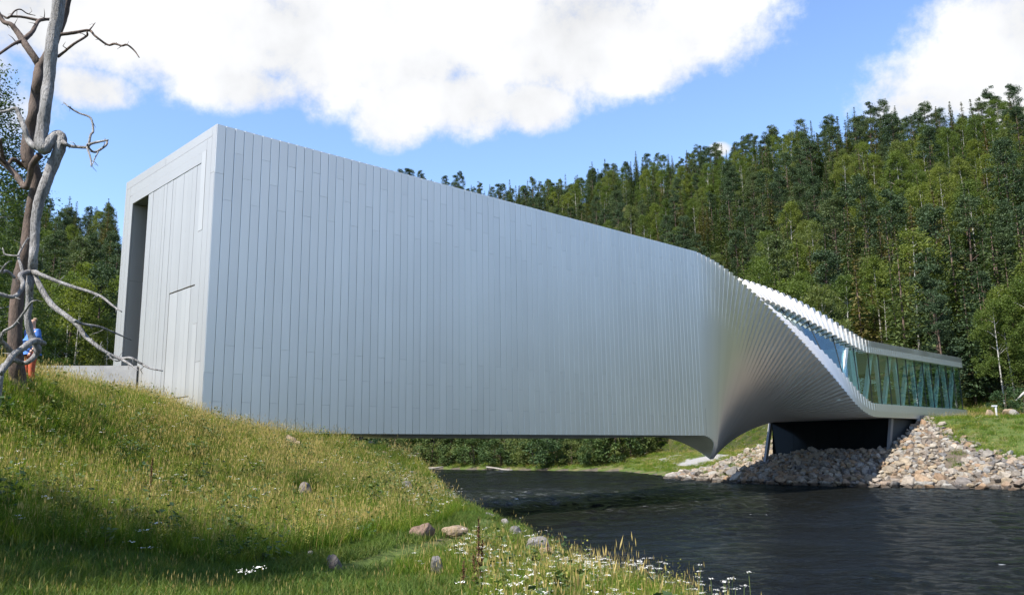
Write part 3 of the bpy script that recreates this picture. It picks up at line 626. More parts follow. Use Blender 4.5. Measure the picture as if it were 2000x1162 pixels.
# ------------------------------------------------------------------ rocks
def hull_rock(seed, n=16, flat=(1, .85, .7), sub=0):
    r = np.random.default_rng(seed); P = r.normal(size=(n, 3)); P /= np.linalg.norm(P, axis=1)[:, None]; P *= r.uniform(.75, 1.05, (n, 1)); P = np.sign(P)*np.abs(P)**.75*np.array(flat)
    bm = bmesh.new(); vs_ = [bm.verts.new(p) for p in P]; res = bmesh.ops.convex_hull(bm, input=vs_); bmesh.ops.delete(bm, geom=[v for v in bm.verts if not v.link_faces], context='VERTS')
    if sub:
        bmesh.ops.subdivide_edges(bm, edges=list(bm.edges), cuts=2, use_grid_fill=True)
        for _ in range(2): bmesh.ops.smooth_vert(bm, verts=bm.verts, factor=.5, use_axis_x=True, use_axis_y=True, use_axis_z=True)
        bmesh.ops.triangulate(bm, faces=bm.faces)
        for _ in range(sub): bmesh.ops.subdivide_edges(bm, edges=[e for e in bm.edges if e.calc_length() > .25], cuts=1)
        for v in bm.verts: c = v.co; k = .05*math.sin(c.x*7+seed)+.04*math.sin(c.y*9+c.z*5+seed)+.02*math.sin(c.x*19-c.z*17); v.co = c*(1+k)
    cen = sum((v.co for v in bm.verts), Vector())/len(bm.verts)
    for v in bm.verts:
        d = v.co-cen
        if d.length > 1.25: v.co = cen+d.normalized()*1.0
    bmesh.ops.recalc_face_normals(bm, faces=bm.faces)
    me = bpy.data.meshes.new('stone'); bm.to_mesh(me); bm.free(); return me
ROCKS = [hull_rock(i, 13+i % 6, (1, .8+.04*(i % 4), .58+.05*(i % 5))) for i in range(14)]
FINE = [hull_rock(100+i, 15, (1, .85, .65+.05*i), 1) for i in range(8)]

def embankment():
    B = thing('stone_embankment', 'embankment of tan and grey broken stones below the far end of the museum', 'embankment', bp(56, 4, 0))
    # candidates on the bank: s along the axis, p across
    pts = []; cell = {}
    r = np.random.default_rng(3)
    def ok(x, y, d):
        cx, cy = int(x//1.4), int(y//1.4)
        for i in (-1, 0, 1):
            for j in (-1, 0, 1):
                for (a, b, e) in cell.get((cx+i, cy+j), ()):
                    if (a-x)**2+(b-y)**2 < (.52*(d+e))**2: return False
        cell.setdefault((cx, cy), []).append((x, y, d)); return True
    N = 52000; S_ = r.uniform(44, 75, N); Pp = r.uniform(-24, 26, N); X = BX+U[0]*S_+W_[0]*Pp; Y = BY+U[1]*S_+W_[1]*Pp
    df = sdist(np.c_[X, Y], far_poly); z = height(np.c_[X, Y])
    order = np.argsort(df+r.uniform(0, 4, N))
    for i in order:
        p = Pp[i]
        top = np.interp(p, (-24, -12, -10.9, -9.1, -4.8, -1.9, 12, 16, 24), (4.2, 4.6, 5.2, 6.4, 10, 14.2, 13.5, 9, 2.2))+r.uniform(-.7, .7)
        if df[i] < -.5 or df[i] > top: continue
        if -.3 < p < 11.2 and S_[i] > 62.3: continue
        big = .62 if df[i] < 1.8 else .36
        d = big*r.uniform(.45, 1.3)*(1 if r.random() > .10 else 1.6)
        if df[i] > 2.5 and p < -2 and noise2(np.array([X[i]]), np.array([Y[i]]), 1.1, 5)[0] > .55: continue
        if ok(X[i], Y[i], d): pts.append((X[i], Y[i], z[i]+d*.12, d, p))
    pts = np.array(pts); pj = project(pts[:, :3]); vis = (pj[:, 0] > 1300) & (pj[:, 0] < 2040)
    size = pts[:, 3]/pj[:, 2]*np.where(vis, 1, .2); order = np.argsort(-size)
    for me in ROCKS: me.materials.clear(); me.materials.append(MATS['riprap'])
    for k in order[:300]:
        x, y, zz, d, _ = pts[k]; o = bpy.data.objects.new('stone', ROCKS[int(r.integers(len(ROCKS)))]); COL.objects.link(o); o.parent = B
        o.location = Vector((x, y, zz))-Vector(OFF[B.name]); o.scale = (d, d*r.uniform(.8, 1.1), d*r.uniform(.8, 1.1)); o.rotation_euler = tuple(r.uniform(-.5, .5, 2))+(r.uniform(0, 6.28),)
    rest = order[300:]; n = len(rest)
    protos = [bpy.data.objects.new('p', m) for m in ROCKS]
    scatter('small_stones', pts[rest, :3], np.c_[r.uniform(-.5, .5, (n, 2)), r.uniform(0, 6.28, n)], pts[rest, 3], r.integers(0, len(ROCKS), n), protos, parent=B)
    print('stones', len(pts))
embankment()

ROCKPOS = []
def rock_thing(name, px, py, r_, w_px, h_px, mat, label, seed, cat='rock', group=None, tilt=0):
    c = at_r(px, py, r_); k = r_/1655; me = FINE[seed % len(FINE)].copy(); o = link(name, me, mat); rr = np.random.default_rng(seed)
    g = gz(c[0], c[1]); a = w_px*k*.5; h = h_px*k*.52; ROCKPOS.append((c[0], c[1], a))
    o.scale = (a, a*.8, max(h, a*.45)/.7); o.location = (c[0], c[1], max(min(c[2], g+h*1.2), g+.25*h)); o.rotation_euler = (tilt, rr.uniform(-.15, .15), rr.uniform(-.4, .4)); return tag(o, label, cat, group)
rock_thing('boulder', 826, 1046, 17.8, 62, 52, 'brown_rock', 'rounded reddish brown boulder beside the trodden path in the grass', 1, 'boulder')
rock_thing('stone_block', 888, 1036, 18.6, 58, 24, 'tan_rock', 'long squared brown stone lying right of the round boulder', 2, 'stone')
rock_thing('boulder', 566, 872, 33.0, 34, 30, 'tan_rock', 'pale boulder pair in the meadow below the facade, larger one', 3, 'boulder')
rock_thing('boulder', 579, 880, 32.4, 20, 20, 'tan_rock', 'smaller pale tan boulder leaning on the pair below the facade', 4, 'boulder')
rock_thing('boulder', 600, 962, 22.6, 44, 36, 'dark_rock', 'dark grey boulder half hidden in tall dry grass mid meadow', 5, 'boulder')
rock_thing('stone_slab', 795, 968, 28.5, 26, 30, 'grey_rock', 'pale grey cracked slab standing in the grass near the river edge', 6, 'stone', tilt=.4)
rock_thing('boulder', 648, 1104, 13.8, 50, 38, 'dark_rock', 'low dark cracked boulder in the shaded short grass', 7, 'boulder')
rock_thing('stone', 600, 1088, 14.6, 34, 12, 'grey_rock', 'small flat grey stone left of the low dark boulder', 8, 'stone')
rock_thing('stone', 729, 1045, 17.2, 13, 9, 'tan_rock', 'tiny brown stone in grass left of the round boulder', 9, 'stone')
rock_thing('stone', 718, 927, 33.5, 22, 12, 'grey_rock', 'white flat stone in the meadow above the grey slab', 10, 'stone')
rock_thing('stone', 1135, 0, 12, 1, 1, 'grey_rock', 'x', 11, 'stone') if False else None
rock_thing('boulder', 850, 1110, 13.6, 30, 44, 'grey_rock', 'grey upright stone in the daisies below the round boulder', 12, 'boulder')
# boulders along the near river edge
rs = np.random.default_rng(12)
edge = [(1045, 1078, 18.0, 64, 44), (1012, 1052, 20.6, 46, 30), (1068, 1092, 17.2, 40, 30), (985, 1030, 22.6, 34, 22), (868, 958, 31, 26, 14), (885, 968, 29.6, 30, 16), (905, 978, 28.2, 24, 14), (930, 992, 26.5, 30, 16), (845, 945, 32.2, 20, 12), (826, 932, 33.4, 22, 12), (805, 921, 34.4, 20, 12), (780, 905, 35.8, 22, 12), (700, 862, 38.2, 30, 14), (722, 872, 37.6, 24, 12), (748, 888, 36.8, 20, 11), (955, 1010, 24.4, 30, 18), (1100, 1112, 16.2, 34, 24)]
for i, (x, y, r_, w_, h_) in enumerate(edge):
    rock_thing('edge_stone', x, y+6, r_, w_, h_, ('grey_rock', 'grey_rock', 'tan_rock')[i % 3] if i else 'grey_rock', 'largest pale grey rugged boulder at the near river edge' if i == 0 else 'pale stone in the row lining the near river edge', 20+i, 'stone', 'stones lining the near river edge')

# ------------------------------------------------------------------ trees
def leaves(C, size, r, updir=None, flat=.5, tri=False, asp=.55):
    """one small quad per centre, random orientation, flattened towards horizontal by `flat`"""
    n = len(C); nrm = r.normal(size=(n, 3)); nrm[:, 2] = np.abs(nrm[:, 2])+flat*2
    nrm /= np.linalg.norm(nrm, axis=1)[:, None]; t = r.normal(size=(n, 3)) if updir is None else updir+r.normal(size=(n, 3))*.35
    t -= nrm*np.sum(t*nrm, 1)[:, None]; t /= np.linalg.norm(t, axis=1)[:, None]+1e-9; b = np.cross(nrm, t)
    s = (np.asarray(size)*r.uniform(.6, 1.35, n))[:, None]
    V = np.stack([C-t*s, C-b*s*asp, C+t*s, C+b*s*asp], 1).reshape(-1, 3); F = np.arange(4*n).reshape(n, 4)
    return V, F
def spruce(seed, H=18, R=2.9, dense=1.0):
    r = np.random.default_rng(seed); C = []; D = []; Sz = []
    nl = int(46*dense)
    for i in range(nl):
        f = (i+r.uniform(-.3, .3))/nl; z = H*(.10+.89*f); L = R*(1-f)**.85*r.uniform(.75, 1.15)+.12
        if r.random() < .06: continue
        nb = max(4, int(9*(1-f)+3)); a0 = r.uniform(0, 6.28)
        for j in range(nb):
            a = a0+6.283*j/nb+r.uniform(-.25, .25); l = L*r.uniform(.65, 1.12); m_ = max(3, int(l*5.2))
            for q in range(m_):
                u_ = (q+.6)/m_; d = l*u_; dr = -.34*d+.13*d*d/max(l, .3)*1.0
                w_ = .26*l*(1-u_*.6)
                C.append((math.cos(a)*d+r.normal()*w_*.55, math.sin(a)*d+r.normal()*w_*.55, z+dr+r.normal()*.06-.08*r.random())); D.append((math.cos(a), math.sin(a), -.45)); Sz.append(.20+.10*(1-f))
    C = np.array(C); V, F = leaves(C, np.array(Sz)*1.05, r, np.array(D), .6, asp=.42)
    tr = tube([(0, 0, -1), (0, 0, H*.4), (0, 0, H*.98)], [.20, .14, .02], 6)
    return (V, F), tr, 'spruce_leaf', 'conifer_bark'
def clump_tree(seed, H, R, z0, ncl, nleaf, leaf, matl, matb, rt, shape='ovoid', flatc=.6, forks=1):
    r = np.random.default_rng(seed); C = []; limbs = []
    tb = MB(); lean = r.normal(size=2)*.35
    tpts, tr_ = smooth_path([(0, 0, -1), (lean[0]*.1, lean[1]*.1, H*.25), (lean[0]*.5, lean[1]*.5, H*.6), (lean[0], lean[1], H*.96)], [rt*1.15, rt, rt*.65, rt*.12], 4)
    tb.add(*tube(tpts, tr_, 7))
    for i in range(ncl):
        f = r.random()**.85; z = z0+(H-z0)*f
        if shape == 'ovoid': pr = R*math.sin(math.pi*min(.97, .16+.80*f))**.8
        elif shape == 'pine': pr = R*(.55+.6*math.sin(math.pi*(f*.85+.1)))*(1-.55*f)
        else: pr = R*(1-f*.6)
        a = r.uniform(0, 6.283); d = pr*math.sqrt(r.uniform(.12, 1)); c = np.array([math.cos(a)*d, math.sin(a)*d, z])+np.array([lean[0]*z/H, lean[1]*z/H, 0])
        cs = (R*.30 if shape != 'pine' else R*.34)*r.uniform(.55, 1.25)
        n = int(nleaf*r.uniform(.6, 1.3)); q = r.normal(size=(n, 3)); q /= np.linalg.norm(q, axis=1)[:, None]; q *= (r.random((n, 1))**.45)*cs; q[:, 2] *= flatc
        if matl in ('birch_leaf', 'left_leaf'): q[:, 2] -= .35*(q[:, 0]**2+q[:, 1]**2)/max(cs, .1)
        C.append(c+q)
        if i % (2 if matl != 'birch_leaf' else 5) == 0: b0 = np.array([lean[0]*z/H*.8, lean[1]*z/H*.8, max(z-d*.6, z0*.7)]); limbs.append((b0, c))
    for b0, c in limbs: tb.add(*tube([b0, (b0+c)/2+np.array([0, 0, .12*np.linalg.norm(c-b0)]), c], [rt*.28, rt*.18, rt*.05], 4, cap=False))
    C = np.vstack(C); V, F = leaves(C, np.full(len(C), leaf), r, None, .25, asp=.6)
    return (V, F), (tb.V, tb.F), matl, matb
PROTO = {'spruce': [], 'pine': [], 'birch': []}
def reg(kind, res):
    (V, F), tr, ml, mb = res
    c = new_mesh('crown', V, F); c.materials.append(MATS[ml]); t = new_mesh('trunk', np.array(tr[0]), tr[1]); t.materials.append(MATS[mb]); t.polygons.foreach_set('use_smooth', np.ones(len(t.polygons), bool))
    # joined version for the stuff forest
    TV = np.array(tr[0]); TF = [tuple(i+len(V) for i in f) for f in tr[1]]
    j = new_mesh('tree', np.vstack([V, TV]), [tuple(f) for f in F.tolist()]+TF); j.materials.append(MATS[ml]); j.materials.append(MATS[mb])
    j.polygons.foreach_set('material_index', np.array([0]*len(F)+[1]*len(TF), dtype=np.int32)); PROTO[kind].append((c, t, j))
for i in range(5): reg('spruce', spruce(i, 18, 2.7+.3*(i % 3), .9+.1*(i % 2)))
for i in range(5): reg('pine', clump_tree(20+i, 18, 3.2+.3*(i % 3), 4+i % 3, 54, 150, .135, 'pine_leaf', 'conifer_bark', .19, 'pine', .55))
for i in range(6): reg('birch', clump_tree(40+i, 16.5, 3.2+.3*(i % 3), 3.4+.6*(i % 4), 76, 150, .115, 'birch_leaf', 'birch_bark', .12, 'ovoid', .8))

def forest():
    r = np.random.default_rng(11); T = []
    bmask = [(0, 0)]
    # building silhouette (photo pixels): tops below these are hidden
    sil = np.array([(225, 370), (425, 243), (700, 316), (908, 370), (1240, 460), (1370, 497), (1450, 545), (1570, 588), (1700, 664), (1882, 700)])
    cell = {}
    def far_ok(x, y, d):
        cx, cy = int(x//8), int(y//8)
        for i in (-1, 0, 1):
            for j in (-1, 0, 1):
                for a, b in cell.get((cx+i, cy+j), ()):
                    if (a-x)**2+(b-y)**2 < d*d: return False
        cell.setdefault((cx, cy), []).append((x, y)); return True
    N = 60000; ph = np.radians(r.uniform(-37, 37, N)); rr = np.sqrt(r.uniform(60**2, 470**2, N))
    X, Y = rr*np.sin(ph), rr*np.cos(ph); Z = height(np.c_[X, Y]); r0 = np.interp(ph, HPHI, HR0); r1 = np.interp(ph, HPHI, HR1); df = sdist(np.c_[X, Y], far_poly); dn = sdist(np.c_[X, Y], near_poly)
    for i in range(N):
        if rr[i] < r0[i]+1 or rr[i] > r1[i]+22 or max(df[i], dn[i]) < 4: continue
        d = 3.3 if rr[i] < 150 else (4.2 if rr[i] < 260 else 5.4)
        top = project(np.array([[X[i], Y[i], Z[i]+16]]))[0]
        if top[0] < -60 or top[0] > 2060: continue
        ys = np.interp(top[0], sil[:, 0], sil[:, 1]) if 228 < top[0] < 1880 else 1e9
        if top[1] > ys+14: continue
        if top[0] < 245 and (top[1] < 388+r.uniform(0, 25)): continue
        sb, pb = (X[i]-BX)*U[0]+(Y[i]-BY)*U[1], (X[i]-BX)*W_[0]+(Y[i]-BY)*W_[1]
        if sb < SEND+5 and -14 < pb < 15: continue
        if not far_ok(X[i], Y[i], d): continue
        # species mix: pines and spruces on the ridge, birches in the belts below
        nz_ = noise2(np.array([X[i]]), np.array([Y[i]]), 14, 2)[0]; t = (rr[i]-r0[i])/(r1[i]-r0[i]); b = .27+.55*nz_-(.20 if t > .8 else 0)+(.22 if t < .15 else 0)
        u_ = r.random()
        kind = 'birch' if u_ < b else ('pine' if r.random() < (.42 if t > .3 else .25) else 'spruce')
        T.append((X[i], Y[i], Z[i], rr[i], kind, top[0]))
    T.sort(key=lambda q: q[3]); print('trees', len(T))
    # the two lone pine tops above the roof line and the spire trees of the ridge stay in the count
    lab = {('birch', 0): 'light green white-stemmed birch at the foot of the wooded hillside behind the museum', ('birch', 1): 'light green birch higher up the wooded hillside behind the museum',
           ('spruce', 0): 'dark narrow spruce at the foot of the wooded hillside behind the museum', ('spruce', 1): 'dark narrow spruce higher up the wooded hillside behind the museum',
           ('pine', 0): 'blue-green bushy pine at the foot of the wooded hillside behind the museum', ('pine', 1): 'blue-green bushy pine higher up the wooded hillside behind the museum'}
    # largest in view first
    for (x, y, z, d, kind, tx) in T[:298]:
        c, t, _ = PROTO[kind][int(r.integers(len(PROTO[kind])))]; sc = r.uniform(.70, 1.18)*(1 if d < 170 else .92); left = tx < 260
        hi = 1 if d > 150 else 0
        zone = next(z_ for lim, z_ in ((60, 'left of the dead trunks'), (260, 'between the dead trunks and the end wall'), (1000, 'above the long roof'), (1200, 'above the middle of the roof line'), (1400, 'above the start of the twist'), (1560, 'above the white ribbed roof edge'), (1720, 'above the glazed bend'), (1880, 'above the glazed gallery'), (9999, 'right of the glazed gallery')) if tx < lim)
        row = 'foot' if d < 128 else ('lower slope' if d < 165 else ('middle slope' if d < 215 else 'upper slope'))
        l = {'birch': 'light birch', 'spruce': 'dark pointed spruce', 'pine': 'bushy pine'}[kind]+' on the hill '+row+' '+zone
        e = thing(kind+'_tree', l, 'tree', (x, y, z), kind+' trees, '+row+' '+zone)
        e.rotation_euler = (r.normal()*.02, r.normal()*.02, r.uniform(0, 6.28)); e.scale = (sc*r.uniform(.9, 1.12), sc*r.uniform(.9, 1.12), sc)
        for nm, me in (('trunk', t), ('crown', c)):
            o = bpy.data.objects.new(nm, me); COL.objects.link(o); o.parent = e
    R_ = T[298:]; n = len(R_); kinds = ['spruce', 'pine', 'birch']; base = {}; protos = []
    for k in kinds:
        base[k] = len(protos); protos += [bpy.data.objects.new('p', q[2]) for q in PROTO[k]]
    pick = [base[q[4]]+int(r.integers(len(PROTO[q[4]]))) for q in R_]; sc = r.uniform(.62, 1.05, n)
    scatter('distant_forest', np.array([q[:3] for q in R_]), np.c_[r.normal(size=(n, 2))*.02, r.uniform(0, 6.28, n)], np.c_[sc, sc, sc*r.uniform(.9, 1.15, n)], pick, protos, 'dense mixed forest of pine, spruce and birch covering the far hillside', 'forest')
forest()

def tree_from(name, res, loc, label, cat='tree', group=None, scale=1, rotz=0):
    (V, F), tr, ml, mb = res; e = thing(name, label, cat, loc, group); e.scale = (scale,)*3; e.rotation_euler[2] = rotz
    t = link('trunk', new_mesh('trunk', np.array(tr[0]), tr[1]), mb, e, True); c = link('crown', new_mesh('crown', V, F), ml, e); return e
def ground_loc(x, y): return (x, y, gz(x, y))
# tall leafy tree cut by the left edge of the picture
q = at_r(-110, 600, 60); tree_from('leafy_tree', clump_tree(77, 24, 5.4, 3, 260, 190, .085, 'left_leaf', 'birch_bark', .28, 'ovoid', .9), ground_loc(q[0], q[1]), 'tall leafy tree cut off by the left picture edge behind the dead trunks')
q = at_r(-70, 640, 72); tree_from('leafy_tree', clump_tree(78, 16, 5.5, 1, 220, 170, .10, 'left_leaf', 'birch_bark', .28, 'ovoid', .9), ground_loc(q[0], q[1]), 'dark leafy tree behind the tall one at the left picture edge')
# trees that stand left of and behind the viewer and shade the foreground
for i, (x, y, sd, h) in enumerate(((-15.4, 3.4, 81, 15), (-10.4, -3.8, 82, 15.2), (-4.8, -10, 84, 16.2))):
    tree_from('leafy_tree', clump_tree(sd, h, 4.2, 3.2, 90, 95, .12, 'left_leaf', 'birch_bark', .24, 'ovoid', .9), ground_loc(x, y), 'leafy tree outside the picture whose shade falls on the near grass', group='trees shading the near grass')

for px, py, sc, l in ((797, 331, .9, 'left one of two lone pine tops rising above the long roof'), (819, 334, .85, 'right one of two lone pine tops rising above the long roof')):
    q = at_r(px, py, 420); c_, t_, _ = PROTO['pine'][2 if px < 800 else 4]; e = thing('pine_tree', l, 'tree', (q[0], q[1], q[2]-18*sc)); e.scale = (sc,)*3
    for nm, me in (('trunk', t_), ('crown', c_)): o = bpy.data.objects.new(nm, me); COL.objects.link(o); o.parent = e
# bushes along the far river bank, seen under the bridge
bushes = [clump_tree(200+i, 4.4, 2.6, .2, 34, 90, .12, 'shrub_leaf', 'conifer_bark', .08, 'ovoid', .85) for i in range(4)]
BM = []
for (V, F), tr, ml, mb in bushes:
    c = new_mesh('crown', V, F); c.materials.append(MATS[ml]); t = new_mesh('stems', np.array(tr[0]), tr[1]); t.materials.append(MATS[mb]); BM.append((c, t))
rb = np.random.default_rng(31)
spots = []
for px in range(690, 1300, 27): spots.append((px+rb.uniform(-9, 9), float(np.interp(px, (690, 840, 1000, 1100, 1230, 1300), (172, 157, 140.5, 133, 126, 130)))+rb.uniform(1.5, 5), rb.uniform(.6, 1.6)))
for px in range(700, 1300, 42): spots.append((px+rb.uniform(-12, 12), float(np.interp(px, (690, 840, 1000, 1100, 1230, 1300), (172, 157, 140.5, 133, 126, 130)))+rb.uniform(8, 16), rb.uniform(1.3, 2.7)))
for i, (px, r_, sc) in enumerate(spots):
    if px > 1225: r_ += (px-1225)*.25
    q = at_r(px, 900, r_); c, t = BM[int(rb.integers(4))]
    e = thing('river_shrub', ('leafy shrub at the waterline of the far bank, under the ' if i < 23 else 'taller leafy shrub behind the waterline shrubs, under the ')+('left end' if px < 840 else 'left middle' if px < 990 else 'right middle' if px < 1140 else 'right end')+' of the span', 'shrub', ground_loc(q[0], q[1]), 'shrubs on the far bank under the bridge'); e.scale = (sc*rb.uniform(.9, 1.2), sc*rb.uniform(.9, 1.2), sc*rb.uniform(.8, 1.1)); e.rotation_euler[2] = rb.uniform(0, 6.28)
    for nm, me in (('stems', t), ('crown', c)): o = bpy.data.objects.new(nm, me); COL.objects.link(o); o.parent = e
# pine saplings and shrub by the lamp at the right edge
for i, (px, py, r_, sc, l) in enumerate(((1965, 800, 98, .62, 'round green shrub behind the white boulders at the right edge'), (1995, 780, 104, .8, 'taller shrub at the right picture edge behind the boulders'))):
    q = at_r(px, py, r_); c, t = BM[i]; e = thing('hillside_shrub', l, 'shrub', ground_loc(q[0], q[1])); e.scale = (sc,)*3
    for nm, me in (('stems', t), ('crown', c)): o = bpy.data.objects.new(nm, me); COL.objects.link(o); o.parent = e

# ------------------------------------------------------------------ dead trunks at the left (one silvery, one brown)
def dead_tree(name, label, r_, mat, parts):
    """parts: (name, depth offset start, end, [(px, py, radius px)...]); the first is the trunk"""
    first = parts[0][3]; base = at_r(first[-1][0], first[-1][1], r_); g = gz(base[0], base[1])
    T = thing(name, label, 'dead tree', (base[0], base[1], g))
    rr = np.random.default_rng(len(name))
    for nm, d0, d1, pts in parts:
        n = len(pts); P = [at_r(x, y, r_+d0+(d1-d0)*i/max(n-1, 1)+rr.normal()*.05) for i, (x, y, _) in enumerate(pts)]; R = [q[2]*r_/1655*.80 for q in pts]
        if nm == 'trunk': P.append(np.array([P[-1][0], P[-1][1], g-.4])); R.append(R[-1]*1.25)
        P, R = smooth_path(P, R, 5); R = R*(1+.03*np.sin(np.arange(len(R))*.9)+rr.normal(size=len(R))*.02)
        V, F = tube(P, R, 12 if pts[0][2] > 5 else 8, wob=.10); bo = mk(nm, V, F, mat, T, True)
        if nm == 'branch':
            for _ in range(max(2, len(P)//7)):      # broken stubs and twigs
                i = int(rr.integers(len(P)//3, len(P)-1)); d_ = rr.normal(size=3); d_ /= np.linalg.norm(d_); l_ = rr.uniform(.05, .28); e1 = P[i]+d_*l_*.55+rr.normal(size=3)*.02; e2 = P[i]+d_*l_+rr.normal(size=3)*.04
                V, F = tube([P[i], e1, e2], [min(R[i]*.5, .014), min(R[i]*.38, .010), .003], 5); mk('twig', V, F, mat, bo, True)
    return T
dead_tree('silver_dead_tree', 'bare silvery dead tree with twisting limbs at the left edge', 21.0, 'silver_wood', [
    ('trunk', 0, 0, [(121, -60, 14.5), (112, 30, 14), (105, 62, 13.5), (100, 100, 13.5), (96, 150, 12.5), (90, 200, 12.5), (84, 245, 12.5), (80, 275, 14), (86, 292, 13), (98, 276, 12), (112, 264, 11), (121, 272, 11), (114, 297, 12.5), (101, 328, 13), (89, 360, 12.5), (77, 393, 11.5), (70, 430, 10), (68, 470, 9.5), (65, 503, 9), (63, 531, 10), (58.5, 556, 8), (57, 593, 7.5), (54, 621, 7.5), (59, 648, 7.5), (66, 667, 8), (74, 681, 8), (69, 694, 6), (56, 706, 5), (44, 709, 5), (27, 703, 5), (15, 711, 6.5), (2, 727, 6)]),
    ('branch', 0, -.8, [(88, 671, 5), (66, 666, 7.5), (45, 680, 7), (26, 693, 6.5), (14, 710, 6.5), (0, 730, 6)]),
    ('branch', 0, -1.2, [(26, 693, 6), (11, 674, 5), (2, 664, 3.5), (7, 648, 3), (27, 636, 2.8), (45, 613, 2.5), (61, 591, 2.2), (73, 586, 1.4)]),
    ('branch', 0, -1.6, [(64, 531, 7), (78, 536, 5), (100, 545, 4.2), (138, 559, 3.8), (172, 569, 3.4), (200, 581, 2.8), (220, 597, 2.2), (238, 609, 1.2)]),
    ('branch', 0, -2.2, [(64, 531, 7), (71, 546, 6), (86, 573, 6), (103, 597, 6), (131, 618, 5.5), (151, 635, 5.2), (165, 655, 4.6), (186, 673, 4.2), (207, 688, 3.8), (234, 700, 3.4), (255, 699, 2.8), (276, 710, 2.4), (293, 719, 2), (318, 724, 1.3)]),
    ('branch', -1.2, -.4, [(145, 626, 4), (162, 633, 3), (193, 638, 2.6), (224, 650, 2), (257, 664, 1.2)]),
    ('branch', -1.9, -2.6, [(234, 700, 3), (255, 712, 2.2), (270, 724, 1)]),
    ('branch', -1.7, -2.0, [(210, 691, 2), (219, 701, 1.6), (229, 705, 1.4), (240, 701, 1.2)]),
    ('branch', 0, -.9, [(63, 531, 7), (48, 533, 5), (39, 538, 4.5), (45, 553, 4.5), (38, 572, 4.5), (22, 580, 4.5), (-8, 572, 4)]),
    ('branch', -.2, .5, [(48, 545, 3), (41, 519, 3.5), (36, 500, 2.4), (44, 483, 2), (52, 469, 1.6), (57, 465, 1)]),
    ('branch', 0, .4, [(36, 500, 2), (20, 499, 2), (9, 496, 1.8), (5, 484, 1)]),
    ('branch', -.3, -.9, [(29, 543, 3), (14, 530, 3.5), (3, 531, 3.5), (12, 515, 1.6)]),
    ('branch', 0, .8, [(78, 290, 7), (68, 287, 6.5), (56, 275, 6.2), (48, 252, 5.5), (38, 227, 5), (31, 212, 4.2), (16, 217, 3.6), (-8, 221, 3.4)]),
    ('branch', 0, -.9, [(120, 275, 6), (128, 281, 4.5), (139, 286, 3.6), (168, 288, 3.4), (178, 281, 3), (200, 276, 2.6), (211, 274, 1.6)]),
    ('branch', -.5, -1.1, [(209, 275, 2.4), (207, 284, 2.6), (187, 297, 2.6), (177, 293, 2.2), (170, 282, 2)]),
    ('branch', -.5, -.1, [(173, 286, 3), (177, 264, 2.6), (182, 256, 2.6), (177, 231, 2.2), (156, 222, 2.2), (143, 215, 2), (133, 208, 1.6), (124, 200, 1)]),
    ('branch', -.5, -1.2, [(170, 288, 2.4), (177, 310, 2.2), (178, 326, 1)]),
    ('branch', -.9, -1.1, [(192, 297, 1.5), (186, 308, 1.4), (180, 322, .8)])])
dead_tree('brown_dead_tree', 'bare dark brown dead tree standing behind the silvery one', 22.2, 'brown_wood', [
    ('trunk', 0, 0, [(140, -40, 7), (131, 6, 8), (122, 40, 9), (104, 85, 10), (90, 114, 10.5), (77, 136, 11), (74, 160, 11.5), (69, 195, 12), (66, 222, 12), (58, 255, 12.5), (53, 286, 13), (56, 315, 14), (68, 335, 13), (70, 362, 11), (64, 389, 11), (57, 432, 11.5), (50, 494, 12.5), (42, 525, 13), (35, 569, 13.5), (31, 621, 14), (29, 673, 14.5), (32, 712, 15.5), (34, 742, 17)]),
    ('branch', 0, .9, [(78, 131, 8.5), (68, 114, 8), (52, 91, 8), (44, 78, 8), (33, 62, 6.5), (21, 48, 5.5), (7, 43, 5), (-6, 20, 4.5)]),
    ('branch', .4, 1.2, [(45, 79, 6), (62, 64, 5), (70, 50, 4.5), (78, 40, 4.2), (100, 38, 3.4)]),
    ('branch', 1.0, 1.4, [(78, 41, 3.6), (45, 34, 3.2), (21, 33, 2.8), (14, 36, 2.6), (2, 29, 2)]),
    ('branch', 1.2, 1.6, [(20, 33, 2), (29, 22, 1.8), (40, 19, 1.6), (53, 27, 1.4), (69, 31, .8)]),
    ('branch', .4, -.2, [(45, 80, 5), (28, 86, 3.6), (-6, 109, 2.6)]),
    ('branch', 0, -.9, [(112, 68, 4.5), (126, 67, 4), (148, 64, 3.8), (174, 60, 3), (186, 71, 2.6), (210, 88, 2.6), (224, 86, 2.6), (238, 90, 2.4), (248, 88, 2.2), (262, 99, 1.8), (272, 113, 1)]),
    ('branch', -.4, -.2, [(174, 60, 2), (180, 53, 1.4), (186, 45, .8)]),
    ('branch', 0, -.5, [(112, 112, 3.4), (124, 103, 3), (145, 86, 2.8), (169, 71, 2.4), (170, 63, 2)]),
    ('branch', 0, -1.0, [(-6, 307, 6), (21, 331, 6.5), (38, 352, 6.5), (50, 366, 6), (58, 347, 6), (63, 322, 6.5), (78, 303, 7)]),
    ('branch', -.3, .2, [(-4, 306, 3), (14, 321, 4), (25, 311, 4), (38, 319, 4.5), (52, 327, 6)]),
    ('branch', -.5, 0, [(0, 272, 3), (3, 292, 3.5), (6, 310, 4), (14, 321, 4)])])

